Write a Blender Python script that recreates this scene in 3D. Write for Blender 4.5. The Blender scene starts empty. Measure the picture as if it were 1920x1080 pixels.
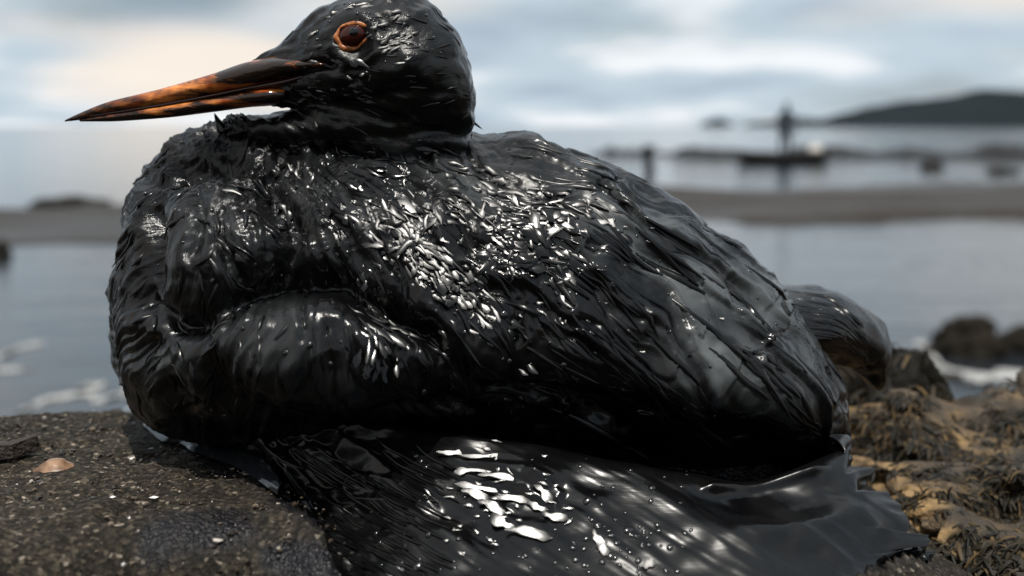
import bpy, bmesh, math, random
import numpy as np
from mathutils import Vector
from mathutils.bvhtree import BVHTree

random.seed(7)
RNG = np.random.default_rng(11)
SC = bpy.context.scene
COL = SC.collection

# ------------------------------------------------------------------ camera
CAM_H = 0.80
FPX = 2133.0                       # focal length in photo pixels (40 mm on 36 mm)
HORIZON = 236.0
PITCH = math.atan((540 - HORIZON) / FPX)
cam_d = bpy.data.cameras.new('camera')
cam_d.sensor_width = 36.0
cam_d.lens = FPX / 1920 * 36.0
cam_d.clip_start = 0.02
cam_d.clip_end = 20000
cam_d.dof.use_dof = True
cam_d.dof.focus_distance = 0.55
cam_d.dof.aperture_fstop = 5.4
cam = bpy.data.objects.new('camera', cam_d)
cam.location = (0, 0, CAM_H)
cam.rotation_euler = (math.pi / 2 - PITCH, 0, 0)
COL.objects.link(cam)
SC.camera = cam

# ------------------------------------------------------------------ light
SUN_EL = math.radians(71)
SUN_AZ = math.radians(177)         # clockwise from +Y; high, just behind the camera
sun_dir = Vector((math.sin(SUN_AZ) * math.cos(SUN_EL), math.cos(SUN_AZ) * math.cos(SUN_EL), math.sin(SUN_EL)))
sun_d = bpy.data.lights.new('sun', 'SUN')
sun_d.energy = 5.0
sun_d.angle = math.radians(0.53)
sun_d.color = (1.0, 0.955, 0.88)
sun = bpy.data.objects.new('sun', sun_d)
sun.rotation_euler = sun_dir.to_track_quat('Z', 'Y').to_euler()
sun.location = (0, -2, 5)
COL.objects.link(sun)

world = bpy.data.worlds.new('World')
SC.world = world
world.use_nodes = True
wn, wl = world.node_tree.nodes, world.node_tree.links
wn.clear()
def W(t, **k):
    n = wn.new(t)
    for a, b in k.items():
        setattr(n, a, b)
    return n
w_out = W('ShaderNodeOutputWorld')
sky = W('ShaderNodeTexSky', sky_type='NISHITA', sun_disc=False)
sky.sun_elevation = SUN_EL
sky.sun_rotation = SUN_AZ
sky.air_density = 1.0
sky.dust_density = 1.5
tc = W('ShaderNodeTexCoord')
sep = W('ShaderNodeSeparateXYZ')
wl.new(tc.outputs['Generated'], sep.inputs[0])
zz = W('ShaderNodeMath', operation='MAXIMUM'); wl.new(sep.outputs['Z'], zz.inputs[0]); zz.inputs[1].default_value = 0.0
zb = W('ShaderNodeMath', operation='ADD'); wl.new(zz.outputs[0], zb.inputs[0]); zb.inputs[1].default_value = 0.16
dv = W('ShaderNodeVectorMath', operation='DIVIDE')
cz = W('ShaderNodeCombineXYZ')
for i in range(3):
    wl.new(zb.outputs[0], cz.inputs[i])
wl.new(tc.outputs['Generated'], dv.inputs[0]); wl.new(cz.outputs[0], dv.inputs[1])
def wnoise(scale, detail, rough, off):
    ad = W('ShaderNodeVectorMath', operation='ADD'); wl.new(dv.outputs[0], ad.inputs[0]); ad.inputs[1].default_value = off
    n = W('ShaderNodeTexNoise'); n.inputs['Scale'].default_value = scale
    n.inputs['Detail'].default_value = detail; n.inputs['Roughness'].default_value = rough
    wl.new(ad.outputs[0], n.inputs['Vector'])
    return n
def wramp(src, stops):
    r = W('ShaderNodeValToRGB'); e = r.color_ramp.elements
    while len(e) < len(stops):
        e.new(0.5)
    for el, (p, c) in zip(e, stops):
        el.position = p
        el.color = (c[0], c[1], c[2], 1)
    r.color_ramp.interpolation = 'EASE'
    wl.new(src, r.inputs[0])
    return r
n_shape = wnoise(0.75, 5, 0.52, (2.109, 8.961, 4.232))
n_warm = wnoise(0.55, 2, 0.45, (7.528, 4.287, 5.752))
n_tone = wnoise(1.2, 3, 0.42, (1.356, 5.714, 7.812))
cloud_tone = wramp(n_tone.outputs['Fac'], [(0.30, (0.40, 0.48, 0.57)), (0.48, (0.52, 0.62, 0.70)), (0.64, (0.88, 0.91, 0.94))])
warm_mask = wramp(n_warm.outputs['Fac'], [(0.50, (0, 0, 0)), (0.68, (0.9, 0.9, 0.9))])
mixw = W('ShaderNodeMix', data_type='RGBA')
wl.new(warm_mask.outputs[0], mixw.inputs['Factor']); wl.new(cloud_tone.outputs[0], mixw.inputs['A'])
mixw.inputs['B'].default_value = (0.95, 0.84, 0.73, 1)
cover = wramp(n_shape.outputs['Fac'], [(0.26, (0.25, 0.25, 0.25)), (0.50, (0.97, 0.97, 0.97))])
bg_sky = W('ShaderNodeBackground'); wl.new(sky.outputs[0], bg_sky.inputs['Color']); bg_sky.inputs['Strength'].default_value = 0.075
bg_cl = W('ShaderNodeBackground'); wl.new(mixw.outputs['Result'], bg_cl.inputs['Color']); bg_cl.inputs['Strength'].default_value = 1.08
mixs = W('ShaderNodeMixShader')
wl.new(cover.outputs[0], mixs.inputs[0]); wl.new(bg_sky.outputs[0], mixs.inputs[1]); wl.new(bg_cl.outputs[0], mixs.inputs[2])
wl.new(mixs.outputs[0], w_out.inputs['Surface'])

SC.view_settings.view_transform = 'Standard'
SC.view_settings.look = 'None'
SC.view_settings.gamma = 1
SC.view_settings.use_curve_mapping = False
SC.view_settings.exposure = 0.0
SC.render.engine = 'CYCLES'
SC.cycles.use_denoising = True
SC.cycles.max_bounces = 6
SC.cycles.sample_clamp_indirect = 4.0

# ------------------------------------------------------------------ helpers
CP, SP = math.cos(PITCH), math.sin(PITCH)
def at(px, py, Y):
    """photo pixel + distance along the ground (world Y) -> world point"""
    a = (px - 960) / FPX; b = (540 - py) / FPX
    dy = CP + b * SP; dz = -SP + b * CP
    t = Y / dy
    return Vector((a * t, Y, CAM_H + dz * t))
def at_z(px, py, z):
    a = (px - 960) / FPX; b = (540 - py) / FPX
    dy = CP + b * SP; dz = -SP + b * CP
    t = (z - CAM_H) / dz
    return Vector((a * t, dy * t, z))
def proj(P):
    x, y, z = P[:, 0], P[:, 1], P[:, 2] - CAM_H
    f = y * CP - z * SP
    u = y * SP + z * CP
    return 960 + FPX * x / f, 540 - FPX * u / f

def _hash(ix, iy, iz, seed):
    h = (ix.astype(np.int64) * 374761393 + iy.astype(np.int64) * 668265263 + iz.astype(np.int64) * 2147483647 + seed * 1274126177) & 0xFFFFFFFF
    h = ((h ^ (h >> 13)) * 1274126177) & 0xFFFFFFFF
    h = ((h ^ (h >> 16)) * 2246822519) & 0xFFFFFFFF
    return ((h ^ (h >> 15)) & 0xFFFFFF) / float(0xFFFFFF)
def noise3(x, y, z, seed=0):
    x, y, z = np.broadcast_arrays(np.asarray(x, float), np.asarray(y, float), np.asarray(z, float))
    ix, iy, iz = np.floor(x), np.floor(y), np.floor(z)
    fx, fy, fz = x - ix, y - iy, z - iz
    fx, fy, fz = [f * f * f * (f * (f * 6 - 15) + 10) for f in (fx, fy, fz)]
    r = 0
    for dx in (0, 1):
        for dy in (0, 1):
            for dz in (0, 1):
                w = (fx if dx else 1 - fx) * (fy if dy else 1 - fy) * (fz if dz else 1 - fz)
                r = r + w * _hash(ix + dx, iy + dy, iz + dz, seed)
    return r * 2 - 1
def fbm(x, y, z, octaves=4, seed=0, gain=0.5):
    a, s, r = 1.0, 1.0, 0
    for o in range(octaves):
        r = r + a * noise3(np.asarray(x) * s, np.asarray(y) * s, np.asarray(z) * s, seed + o * 17)
        a *= gain; s *= 2.03
    return r
def sstep(a, b, x):
    t = np.clip((x - a) / (b - a), 0, 1)
    return t * t * (3 - 2 * t)

def cr(xs, ys, q):
    """smooth (Catmull-Rom / Hermite) interpolation of a table"""
    xs = np.asarray(xs, float); ys = np.asarray(ys, float); q = np.asarray(q, float)
    d = np.diff(ys) / np.diff(xs)
    m = np.empty_like(ys); m[0] = d[0]; m[-1] = d[-1]
    s = np.sign(d[:-1]) * np.sign(d[1:])
    m[1:-1] = np.where(s > 0, 2 * d[:-1] * d[1:] / (d[:-1] + d[1:] + 1e-12 * np.sign(d[:-1] + d[1:] + 1e-30)), 0)
    i = np.clip(np.searchsorted(xs, q, side='right') - 1, 0, len(xs) - 2)
    h = xs[i + 1] - xs[i]; t = np.clip((q - xs[i]) / h, 0, 1)
    return ((2 * t**3 - 3 * t**2 + 1) * ys[i] + (t**3 - 2 * t**2 + t) * h * m[i]
            + (-2 * t**3 + 3 * t**2) * ys[i + 1] + (t**3 - t**2) * h * m[i + 1])

def mesh_obj(name, verts, faces, mat=None, parent=None, smooth=True, loc=None):
    me = bpy.data.meshes.new(name)
    verts = np.asarray(verts, float)
    if loc is not None:
        verts = verts - np.asarray(loc, float)
    faces = faces if isinstance(faces, list) else np.asarray(faces).tolist()
    me.from_pydata(verts.tolist(), [], faces)
    if smooth:
        me.shade_smooth()
    if mat:
        me.materials.append(mat)
    o = bpy.data.objects.new(name, me)
    if loc is not None:
        o.location = loc
    COL.objects.link(o)
    if parent:
        o.parent = parent
        o.matrix_parent_inverse = parent.matrix_basis.inverted()
    return o
def tag(o, label=None, cat=None, group=None, kind=None):
    for k, v in (('label', label), ('category', cat), ('group', group), ('kind', kind)):
        if v:
            o[k] = v
    return o
def empty(name, loc=(0, 0, 0)):
    o = bpy.data.objects.new(name, None)
    o.empty_display_size = 0.05
    o.location = loc
    COL.objects.link(o)
    return o
def ring_faces(nr, ns, cap=True):
    f = []
    for i in range(nr - 1):
        for j in range(ns):
            k = (j + 1) % ns
            f.append((i * ns + j, i * ns + k, (i + 1) * ns + k, (i + 1) * ns + j))
    if cap:
        f.append(tuple(range(ns - 1, -1, -1)))
        f.append(tuple((nr - 1) * ns + j for j in range(ns)))
    return f
def grid_faces(nu, nv):
    i = np.arange(nu * nv).reshape(nv, nu)
    return np.stack([i[:-1, :-1], i[:-1, 1:], i[1:, 1:], i[1:, :-1]], -1).reshape(-1, 4)

# ------------------------------------------------------------------ materials
class NT:
    def __init__(self, name):
        self.m = bpy.data.materials.new(name); self.m.use_nodes = True
        self.n, self.l = self.m.node_tree.nodes, self.m.node_tree.links
        self.n.clear()
        self.out = self.n.new('ShaderNodeOutputMaterial')
        self.b = self.n.new('ShaderNodeBsdfPrincipled')
        self.l.new(self.b.outputs[0], self.out.inputs['Surface'])
        self.tc = self.n.new('ShaderNodeTexCoord')
    def set(self, **k):
        for a, v in k.items():
            self.b.inputs[a.replace('_', ' ')].default_value = v
        return self
    def noise(self, scale, detail=4, rough=0.55, vec=None, stretch=None, dist=0.0):
        n = self.n.new('ShaderNodeTexNoise')
        n.inputs['Scale'].default_value = scale; n.inputs['Detail'].default_value = detail
        n.inputs['Roughness'].default_value = rough; n.inputs['Distortion'].default_value = dist
        v = vec or self.tc.outputs['Object']
        if stretch:
            mp = self.n.new('ShaderNodeMapping'); mp.inputs['Scale'].default_value = stretch[0]
            mp.inputs['Rotation'].default_value = stretch[1]
            self.l.new(v, mp.inputs['Vector']); v = mp.outputs[0]
        self.l.new(v, n.inputs['Vector'])
        return n.outputs['Fac']
    def voro(self, scale, feature='F1', out='Distance', rnd=1.0):
        n = self.n.new('ShaderNodeTexVoronoi'); n.feature = feature
        n.inputs['Scale'].default_value = scale; n.inputs['Randomness'].default_value = rnd
        self.l.new(self.tc.outputs['Object'], n.inputs['Vector'])
        return n.outputs[out]
    def ramp(self, src, stops, interp='LINEAR'):
        r = self.n.new('ShaderNodeValToRGB'); e = r.color_ramp.elements
        while len(e) < len(stops):
            e.new(0.5)
        for el, (p, c) in zip(e, stops):
            el.position = p
            c = (c, c, c) if isinstance(c, (int, float)) else c
            el.color = (c[0], c[1], c[2], 1)
        r.color_ramp.interpolation = interp
        self.l.new(src, r.inputs[0])
        return r.outputs[0]
    def mix(self, fac, a, b, blend='MIX'):
        n = self.n.new('ShaderNodeMix'); n.data_type = 'RGBA'; n.blend_type = blend
        for s, v in ((n.inputs['Factor'], fac), (n.inputs['A'], a), (n.inputs['B'], b)):
            if hasattr(v, 'links'):
                self.l.new(v, s)
            elif isinstance(v, (int, float)):
                s.default_value = v
            else:
                s.default_value = (v[0], v[1], v[2], 1)
        return n.outputs['Result']
    def math(self, op, a, b=None):
        n = self.n.new('ShaderNodeMath'); n.operation = op
        for s, v in zip(n.inputs, (a, b)):
            if v is None:
                continue
            if hasattr(v, 'links'):
                self.l.new(v, s)
            else:
                s.default_value = v
        return n.outputs[0]
    def attr(self, name):
        n = self.n.new('ShaderNodeAttribute'); n.attribute_name = name
        return n.outputs['Fac']
    def bump(self, h, dist, strength=1.0, prev=None):
        n = self.n.new('ShaderNodeBump'); n.inputs['Strength'].default_value = strength
        n.inputs['Distance'].default_value = dist
        self.l.new(h, n.inputs['Height'])
        if prev:
            self.l.new(prev, n.inputs['Normal'])
        return n.outputs[0]
    def link(self, src, inp):
        self.l.new(src, self.b.inputs[inp])
        return self

def mat_oil(name, rough=(0.14, 0.34), micro=1.0, ka=60.0, kl=7.0):
    t = NT(name)
    col = t.ramp(t.noise(60, 4, 0.6), [(0.35, (0.0016, 0.0016, 0.002)), (0.62, (0.0030, 0.0030, 0.0032)), (0.8, (0.006, 0.0050, 0.0040))])
    painted_sheen = t.attr('painted_sheen')
    t.link(t.mix(painted_sheen, col, (0.105, 0.115, 0.12)), 'Base Color')  # grey sky sheen mixed into the base colour
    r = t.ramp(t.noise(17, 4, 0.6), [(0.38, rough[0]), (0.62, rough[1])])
    t.link(t.mix(painted_sheen, r, (0.40, 0.40, 0.40)), 'Roughness')
    t.set(IOR=1.37)
    cx = t.n.new('ShaderNodeCombineXYZ')
    t.l.new(t.math('MULTIPLY', t.attr('fa'), ka), cx.inputs[0])
    t.l.new(t.math('MULTIPLY', t.attr('fl'), kl), cx.inputs[1])
    barbs = t.noise(1.0, 4, 0.6, vec=cx.outputs[0], dist=0.25)
    cx2 = t.n.new('ShaderNodeCombineXYZ')
    t.l.new(t.math('MULTIPLY', t.attr('fa'), ka * 3.5), cx2.inputs[0])
    t.l.new(t.math('MULTIPLY', t.attr('fl'), kl * 3.5), cx2.inputs[1])
    fine = t.noise(1.0, 3, 0.6, vec=cx2.outputs[0], dist=0.2)
    lump = t.noise(230, 2, 0.5)
    b = t.bump(barbs, 0.00042 * micro, 0.8)
    b = t.bump(fine, 0.00012 * micro, 0.8, b)
    b = t.bump(lump, 0.00014 * micro, 0.8, b)
    t.link(b, 'Normal')
    return t.m

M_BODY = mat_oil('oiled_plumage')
M_FEATHER = mat_oil('wet_feather', (0.17, 0.34), 0.10)
M_WING = mat_oil('oil_slicked_wing', (0.16, 0.34), 0.22)
def set_flow(o, fa, fl):
    for nm, arr in (('fa', fa), ('fl', fl)):
        a = o.data.attributes.new(nm, 'FLOAT', 'POINT')
        a.data.foreach_set('value', np.asarray(arr, np.float32).ravel())

def m_bill():
    t = NT('oil_streaked_bill')
    st = t.noise(60, 5, 0.65, stretch=((0.18, 1, 1), (0, -0.24, 0)), dist=0.4)
    oil = t.ramp(st, [(0.49, 1.0), (0.58, 0.0)])
    hue = t.ramp(t.noise(90, 3, 0.5), [(0.35, (0.26, 0.042, 0.006)), (0.65, (0.78, 0.27, 0.06))])
    tip = t.ramp(t.attr('tip'), [(0.0, 0.0), (1.0, 1.0)])
    k = t.math('MAXIMUM', oil, tip)
    t.link(t.mix(k, hue, (0.012, 0.006, 0.004)), 'Base Color')
    t.set(Roughness=0.16, IOR=1.5)
    t.link(t.bump(t.noise(260, 3, 0.6, stretch=((0.2, 1, 1), (0, -0.24, 0))), 0.0008, 0.7), 'Normal')
    return t.m
M_BILL = m_bill()
M_GAPE = NT('dark_gape').set(Base_Color=(0.015, 0.004, 0.003, 1), Roughness=0.3).m
def m_ring():
    t = NT('orange_eye_skin')
    t.link(t.ramp(t.noise(190, 5, 0.65), [(0.36, (0.012, 0.005, 0.003)), (0.47, (0.30, 0.085, 0.020)), (0.66, (0.62, 0.28, 0.11))]), 'Base Color')
    t.set(Roughness=0.3)
    t.link(t.bump(t.noise(500, 2), 0.0005, 0.6), 'Normal')
    return t.m
M_RING = m_ring()
M_LORE = NT('brown_lore_skin').set(Base_Color=(0.10, 0.035, 0.012, 1), Roughness=0.35).m
M_IRIS = NT('dark_red_iris').set(Base_Color=(0.030, 0.004, 0.002, 1), Roughness=0.06, IOR=1.4).m
M_PUPIL = NT('pupil').set(Base_Color=(0.003, 0.002, 0.002, 1), Roughness=0.04).m

def m_sand():
    t = NT('wet_dark_sand')
    g1 = t.voro(560, out='Color')
    gs = t.n.new('ShaderNodeSeparateColor'); t.l.new(g1, gs.inputs[0])
    grain = t.ramp(gs.outputs[0], [(0.0, (0.008, 0.0068, 0.005)), (0.45, (0.021, 0.0175, 0.013)), (0.8, (0.040, 0.033, 0.024)), (0.97, (0.085, 0.070, 0.052)), (1.0, (0.26, 0.22, 0.18))])
    patch = t.ramp(t.noise(9, 4, 0.6), [(0.35, 0.62), (0.65, 1.05)])
    c = t.mix(1.0, grain, patch, 'MULTIPLY')
    damp = t.attr('wet')
    c = t.mix(t.math('MULTIPLY', damp, 0.75), c, (0.026, 0.020, 0.016))
    t.link(c, 'Base Color')
    oily = t.attr('oil')
    c2 = t.mix(oily, c, (0.005, 0.005, 0.007))
    t.link(c2, 'Base Color')
    wet = t.math('MAXIMUM', damp, oily)
    t.link(t.ramp(wet, [(0.0, 0.75), (1.0, 0.34)]), 'Roughness')
    t.link(t.ramp(oily, [(0.0, 0.12), (1.0, 0.22)]), 'Specular IOR Level')
    b = t.bump(t.noise(150, 4, 0.65), 0.004, 0.7)
    b = t.bump(t.voro(560), 0.0009, 0.8, b)
    t.link(b, 'Normal')
    return t.m
M_SAND = m_sand()
def m_pebble(name, cols):
    t = NT(name)
    oi = t.n.new('ShaderNodeNewGeometry')
    t.link(t.ramp(oi.outputs['Random Per Island'], cols), 'Base Color')
    t.set(Roughness=0.3)
    return t.m
M_GRIT = m_pebble('wet_grit', [(0.0, (0.012, 0.010, 0.009)), (0.4, (0.030, 0.022, 0.015)), (0.8, (0.07, 0.05, 0.032)), (0.96, (0.14, 0.11, 0.08)), (1.0, (0.50, 0.46, 0.41))])

def m_water():
    t = NT('shallow_water')
    geo = t.n.new('ShaderNodeNewGeometry')
    t.link(t.ramp(t.noise(0.35, 3, vec=geo.outputs['Position']), [(0.35, (0.008, 0.011, 0.015)), (0.65, (0.018, 0.021, 0.024))]), 'Base Color')
    t.set(Roughness=0.07, IOR=1.33)
    r1 = t.noise(1.3, 4, 0.55, vec=geo.outputs['Position'], stretch=((0.55, 1.3, 1), (0, 0, 0.12)))
    r2 = t.noise(9, 4, 0.6, vec=geo.outputs['Position'], stretch=((0.5, 1.2, 1), (0, 0, 0.15)))
    b = t.bump(r1, 0.045, 0.5)
    b = t.bump(r2, 0.008, 0.5, b)
    t.link(b, 'Normal')
    return t.m
M_WATER = m_water()
def m_foam():
    t = NT('foam')
    t.link(t.ramp(t.noise(70, 4), [(0.3, (0.16, 0.17, 0.17)), (0.7, (0.46, 0.45, 0.43))]), 'Base Color')
    t.set(Roughness=0.6)
    t.link(t.bump(t.voro(160), 0.003, 0.8), 'Normal')
    return t.m
M_FOAM = m_foam()
def m_hill():
    t = NT('dark_wooded_hill')
    t.link(t.ramp(t.noise(0.12, 6, 0.7), [(0.3, (0.003, 0.006, 0.008)), (0.7, (0.009, 0.015, 0.017))]), 'Base Color')
    t.set(Roughness=0.9)
    t.b.inputs['Specular IOR Level'].default_value = 0.1
    return t.m
M_HILL = m_hill()
def m_rock():
    t = NT('barnacled_tan_rock')
    c = t.ramp(t.noise(24, 6, 0.68), [(0.30, (0.020, 0.014, 0.008)), (0.43, (0.10, 0.062, 0.026)), (0.56, (0.33, 0.20, 0.075)), (0.72, (0.52, 0.34, 0.15))])
    pit = t.ramp(t.voro(75), [(0.10, 0.18), (0.32, 1.0)])
    c = t.mix(0.85, c, pit, 'MULTIPLY')
    dk = t.ramp(t.noise(7, 4, 0.6), [(0.42, 1.0), (0.58, 0.0)])
    c = t.mix(t.math('MULTIPLY', dk, 0.88), c, (0.014, 0.011, 0.007))
    t.link(c, 'Base Color')
    t.set(Roughness=0.55)
    b = t.bump(t.noise(55, 6, 0.7), 0.012, 0.8)
    b = t.bump(t.voro(75), 0.004, 0.8, b)
    t.link(b, 'Normal')
    return t.m
M_ROCK = m_rock()
def m_darkrock(name, a, b_, rough=0.5):
    t = NT(name)
    t.b.inputs['Specular IOR Level'].default_value = 0.12
    t.link(t.ramp(t.noise(14, 5, 0.65), [(0.35, a), (0.65, b_)]), 'Base Color')
    t.set(Roughness=rough)
    t.link(t.bump(t.noise(40, 5, 0.7), 0.012, 0.8), 'Normal')
    return t.m
M_DARK = m_darkrock('weedy_dark_rock', (0.004, 0.0035, 0.0025), (0.013, 0.010, 0.005), 0.6)
M_REEF = m_darkrock('wet_black_reef', (0.006, 0.0065, 0.007), (0.018, 0.017, 0.017))
def m_weed():
    t = NT('brown_seaweed')
    g = t.n.new('ShaderNodeNewGeometry')
    t.link(t.ramp(g.outputs['Random Per Island'], [(0.0, (0.006, 0.006, 0.004)), (0.5, (0.012, 0.009, 0.005)), (0.85, (0.028, 0.019, 0.008)), (1.0, (0.08, 0.05, 0.018))]), 'Base Color')
    t.set(Roughness=0.6)
    t.b.inputs['Specular IOR Level'].default_value = 0.2
    return t.m
M_WEED = m_weed()
M_WOOD = m_darkrock('tarred_wood', (0.012, 0.012, 0.013), (0.030, 0.027, 0.024), 0.6)
M_CLOTH = m_darkrock('dark_blue_clothes', (0.012, 0.020, 0.028), (0.026, 0.036, 0.046), 0.8)
M_SKIN = NT('skin').set(Base_Color=(0.20, 0.11, 0.075, 1), Roughness=0.5).m
M_SACK = m_darkrock('pale_sack', (0.45, 0.42, 0.38), (0.62, 0.58, 0.52), 0.8)
def m_shell():
    t = NT('tan_shell')
    t.link(t.ramp(t.noise(120, 4, 0.6), [(0.35, (0.10, 0.05, 0.025)), (0.65, (0.27, 0.16, 0.09))]), 'Base Color')
    t.set(Roughness=0.4)
    return t.m
M_SHELL = m_shell()
M_CHIP = m_darkrock('driftwood', (0.020, 0.016, 0.013), (0.055, 0.045, 0.038), 0.6)

# ------------------------------------------------------------------ setting: beach sheet and sea
GZ = 0.62                           # level of the beach crest above the water
def beach_h(x, y):
    yc = 0.685 + 0.05 * np.sin(x * 1.7 + 0.6) + 0.03 * noise3(x * 2.1, 0, 0, 3)
    yc = np.where(x < 0, yc + 0.0 * x, yc + 0.16 * sstep(0, 0.6, x))
    d = y - yc
    drop = 0.04 * np.logaddexp(0, d / 0.04)
    h = GZ + 0.012 * fbm(x * 3, y * 3, 0, 3, 5) - 0.285 * drop - 0.010 * sstep(-0.18, -0.36, x) * sstep(0.42, 0.75, y) - 0.07 * sstep(0.14, 0.26, x) * sstep(0.30, 0.50, y)
    h = h - 0.10 * sstep(0.475, 0.37, y) * sstep(0.16 - 0.62 * (0.60 - y) - 0.26, 0.16 - 0.62 * (0.60 - y) - 0.18, x) * sstep(-0.2, 0.2, y)
    h = h + 0.22 * 0.5 * np.logaddexp(0, (-y - 1.2) / 0.5) * np.exp(np.minimum(y, 0) / 60)  # unseen rise behind the camera, added to darken reflections in the oil
    flat = -0.16 + 0.05 * fbm(x * 0.25, y * 0.25, 3, 3, 8)
    h = np.maximum(h, flat) + 0.02 * np.exp(-((h - flat) / 0.06) ** 2)
    # low mud bar between two sheets of water
    near = 7.15 + 0.315 * (x + 3.6) + 0.6 * noise3(x * 0.35, 1, 0, 21) + 0.45 * noise3(x * 1.3, 1, 0, 22)
    far = 11.4 + 0.42 * (x + 3.6) + 0.6 * noise3(x * 0.3, 4, 0, 23)
    t = (y - near) / np.maximum(far - near, 0.5)
    bar = np.minimum(0.175 + 0.02 * t, 0.75 * np.clip(1 - (2 * t - 1) ** 2, -1, 1)) + 0.035 * fbm(x * 0.6, y * 1.5, 2, 4, 25)
    edge = sstep(-0.3, 0.0, t) * (1 - sstep(1.0, 1.3, t))
    h = np.where((y > 4), np.maximum(h, -0.16 + (bar + 0.02) * edge), h)
    return h
def axis(near, far, n1, n2):
    a = np.linspace(-near, near, n1)
    g = np.geomspace(near, far, n2)[1:]
    return np.concatenate([-g[::-1], a, g])
gx = axis(0.75, 3000, 330, 70)
gy = np.concatenate([-np.geomspace(0.1, 40, 24)[::-1], np.linspace(-0.05, 0.30, 18)[:-1], np.linspace(0.30, 1.05, 230)[:-1], np.linspace(1.05, 4, 90)[:-1], np.linspace(4, 18, 200)[:-1], np.geomspace(18, 6000, 50)])
GX, GY = np.meshgrid(gx, gy)
GH = beach_h(GX, GY)
GH += np.where((np.abs(GX) < 0.8) & (GY > 0.2) & (GY < 1.1), 0.0022 * fbm(GX * 60, GY * 60, 0, 3, 9), 0)
ground = mesh_obj('beach', np.stack([GX, GY, GH], -1).reshape(-1, 3), grid_faces(len(gx), len(gy)), M_SAND)
tag(ground, 'dark wet brown sand rising from the shallows', kind='structure')
# wet-ness and the soaked-in oil are real stains with their own shape
vp = np.stack([GX, GY, GH], -1).reshape(-1, 3)
wet = np.clip(1 - sstep(0.01, 0.12, vp[:, 2]), 0, 1)
ppx, ppy = proj(np.where(vp[:, 1:2] > 0.25, vp, np.array([[0, 1, 0.0]])))
def blob(cx, cy, rx, ry, ang=0.0):
    c, s = math.cos(ang), math.sin(ang)
    dx, dy = ppx - cx, ppy - cy
    return np.sqrt(((dx * c + dy * s) / rx) ** 2 + ((-dx * s + dy * c) / ry) ** 2)
nz = 0.35 * fbm(vp[:, 0] * 40, vp[:, 1] * 40, 0, 3, 31)
oil = np.maximum(0.9 - 0.9 * sstep(0.35, 1.15, blob(430, 1000, 160, 50, -0.12) + 1.3 * nz), 1 - sstep(0.7, 1.1, blob(620, 1075, 180, 60, 0.3) + nz))
oil = np.maximum(oil, 0.8 * (1 - sstep(0.7, 1.1, blob(395, 852, 140, 26, 0.52) + nz)))
oil = np.maximum(oil, 1 - sstep(0.9, 1.1, blob(1050, 930, 620, 170, 0.1) + 0.3 * nz))
oil = np.where((vp[:, 1] > 0.25) & (vp[:, 1] < 0.9), oil, 0)
for nm, arr in (('wet', wet), ('oil', oil)):
    a = ground.data.attributes.new(nm, 'FLOAT', 'POINT')
    a.data.foreach_set('value', arr.astype(np.float32))

sx = axis(20, 9000, 30, 24)
sy = np.concatenate([np.linspace(-30, 60, 60), np.geomspace(60, 9000, 24)[1:]])
SX, SY = np.meshgrid(sx, sy)
sea = mesh_obj('sea', np.stack([SX, SY, 0 * SX], -1).reshape(-1, 3), grid_faces(len(sx), len(sy)), M_WATER)
tag(sea, 'calm pale shallow sea water', kind='structure')

# ------------------------------------------------------------------ far headland and islets
def hill(name, label, pts, Y, depth, seed):
    """ridge line given as (photo x, photo y) at distance Y; a real ridge with a front and a back slope"""
    xs = [p[0] for p in pts]; ys = [p[1] for p in pts]
    n = 150; m = 36
    q = np.linspace(xs[0], xs[-1], n)
    top = cr(xs, ys, q)
    X = (q - 960) / FPX * Y
    Z = np.array([max(at(a, b, Y).z, -2) for a, b in zip(q, top)])
    v = []
    for j in range(m):
        t = j / (m - 1) * 2 - 1
        prof = max(0, 1 - abs(t) ** 1.6)
        y = Y + depth * t
        z = Z * prof - 1.2 * abs(t)
        ns = fbm(X / 14, y / 14 + np.zeros(n), 0, 4, seed)
        v.append(np.stack([X, y + np.zeros(n), z + np.minimum(Z, 6) * 0.14 * ns * prof], -1))
    o = mesh_obj(name, np.concatenate(v), grid_faces(n, m), M_HILL)
    return tag(o, label, kind='structure')
hill('headland', 'long dark wooded headland across the bay', [(1535, 240), (1560, 222), (1620, 203), (1700, 188), (1780, 180), (1840, 168), (1900, 172), (1990, 183), (2100, 178), (2260, 205), (2400, 240)], 900, 150, 41)
hill('far_spit', 'low dark spit of land before the headland', [(1385, 238), (1410, 230), (1450, 226), (1500, 222), (1540, 225), (1600, 222), (1660, 238)], 1100, 60, 43)
hill('islet', 'tiny dark islet on the horizon', [(1305, 238), (1322, 227), (1345, 222), (1365, 232), (1378, 238)], 1400, 40, 45)

# ------------------------------------------------------------------ generic rock
def rock_mesh(rx, ry, rz, seed, n=48, rough=0.28, freq=2.2):
    th = np.linspace(0, np.pi, n // 2 + 1); ph = np.linspace(0, 2 * np.pi, n, endpoint=False)
    T, Ph = np.meshgrid(th, ph, indexing='ij')
    d = np.stack([np.sin(T) * np.cos(Ph), np.sin(T) * np.sin(Ph), np.cos(T)], -1).reshape(-1, 3)
    k = 1 + rough * fbm(d[:, 0] * freq, d[:, 1] * freq, d[:, 2] * freq + seed, 5, seed, 0.55)
    v = d * k[:, None] * np.array([rx, ry, rz])
    return v, [q[::-1] for q in ring_faces(n // 2 + 1, n, False)]
def rock(name, label, loc, r, seed, mat, n=48, rough=0.28, rz=0, cat='rock', group=None):
    v, f = rock_mesh(*r, seed, n, rough)
    o = mesh_obj(name, v, f, mat)
    o.location = loc; o.rotation_euler = (0, 0, rz)
    return tag(o, label, cat, group)
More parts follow.
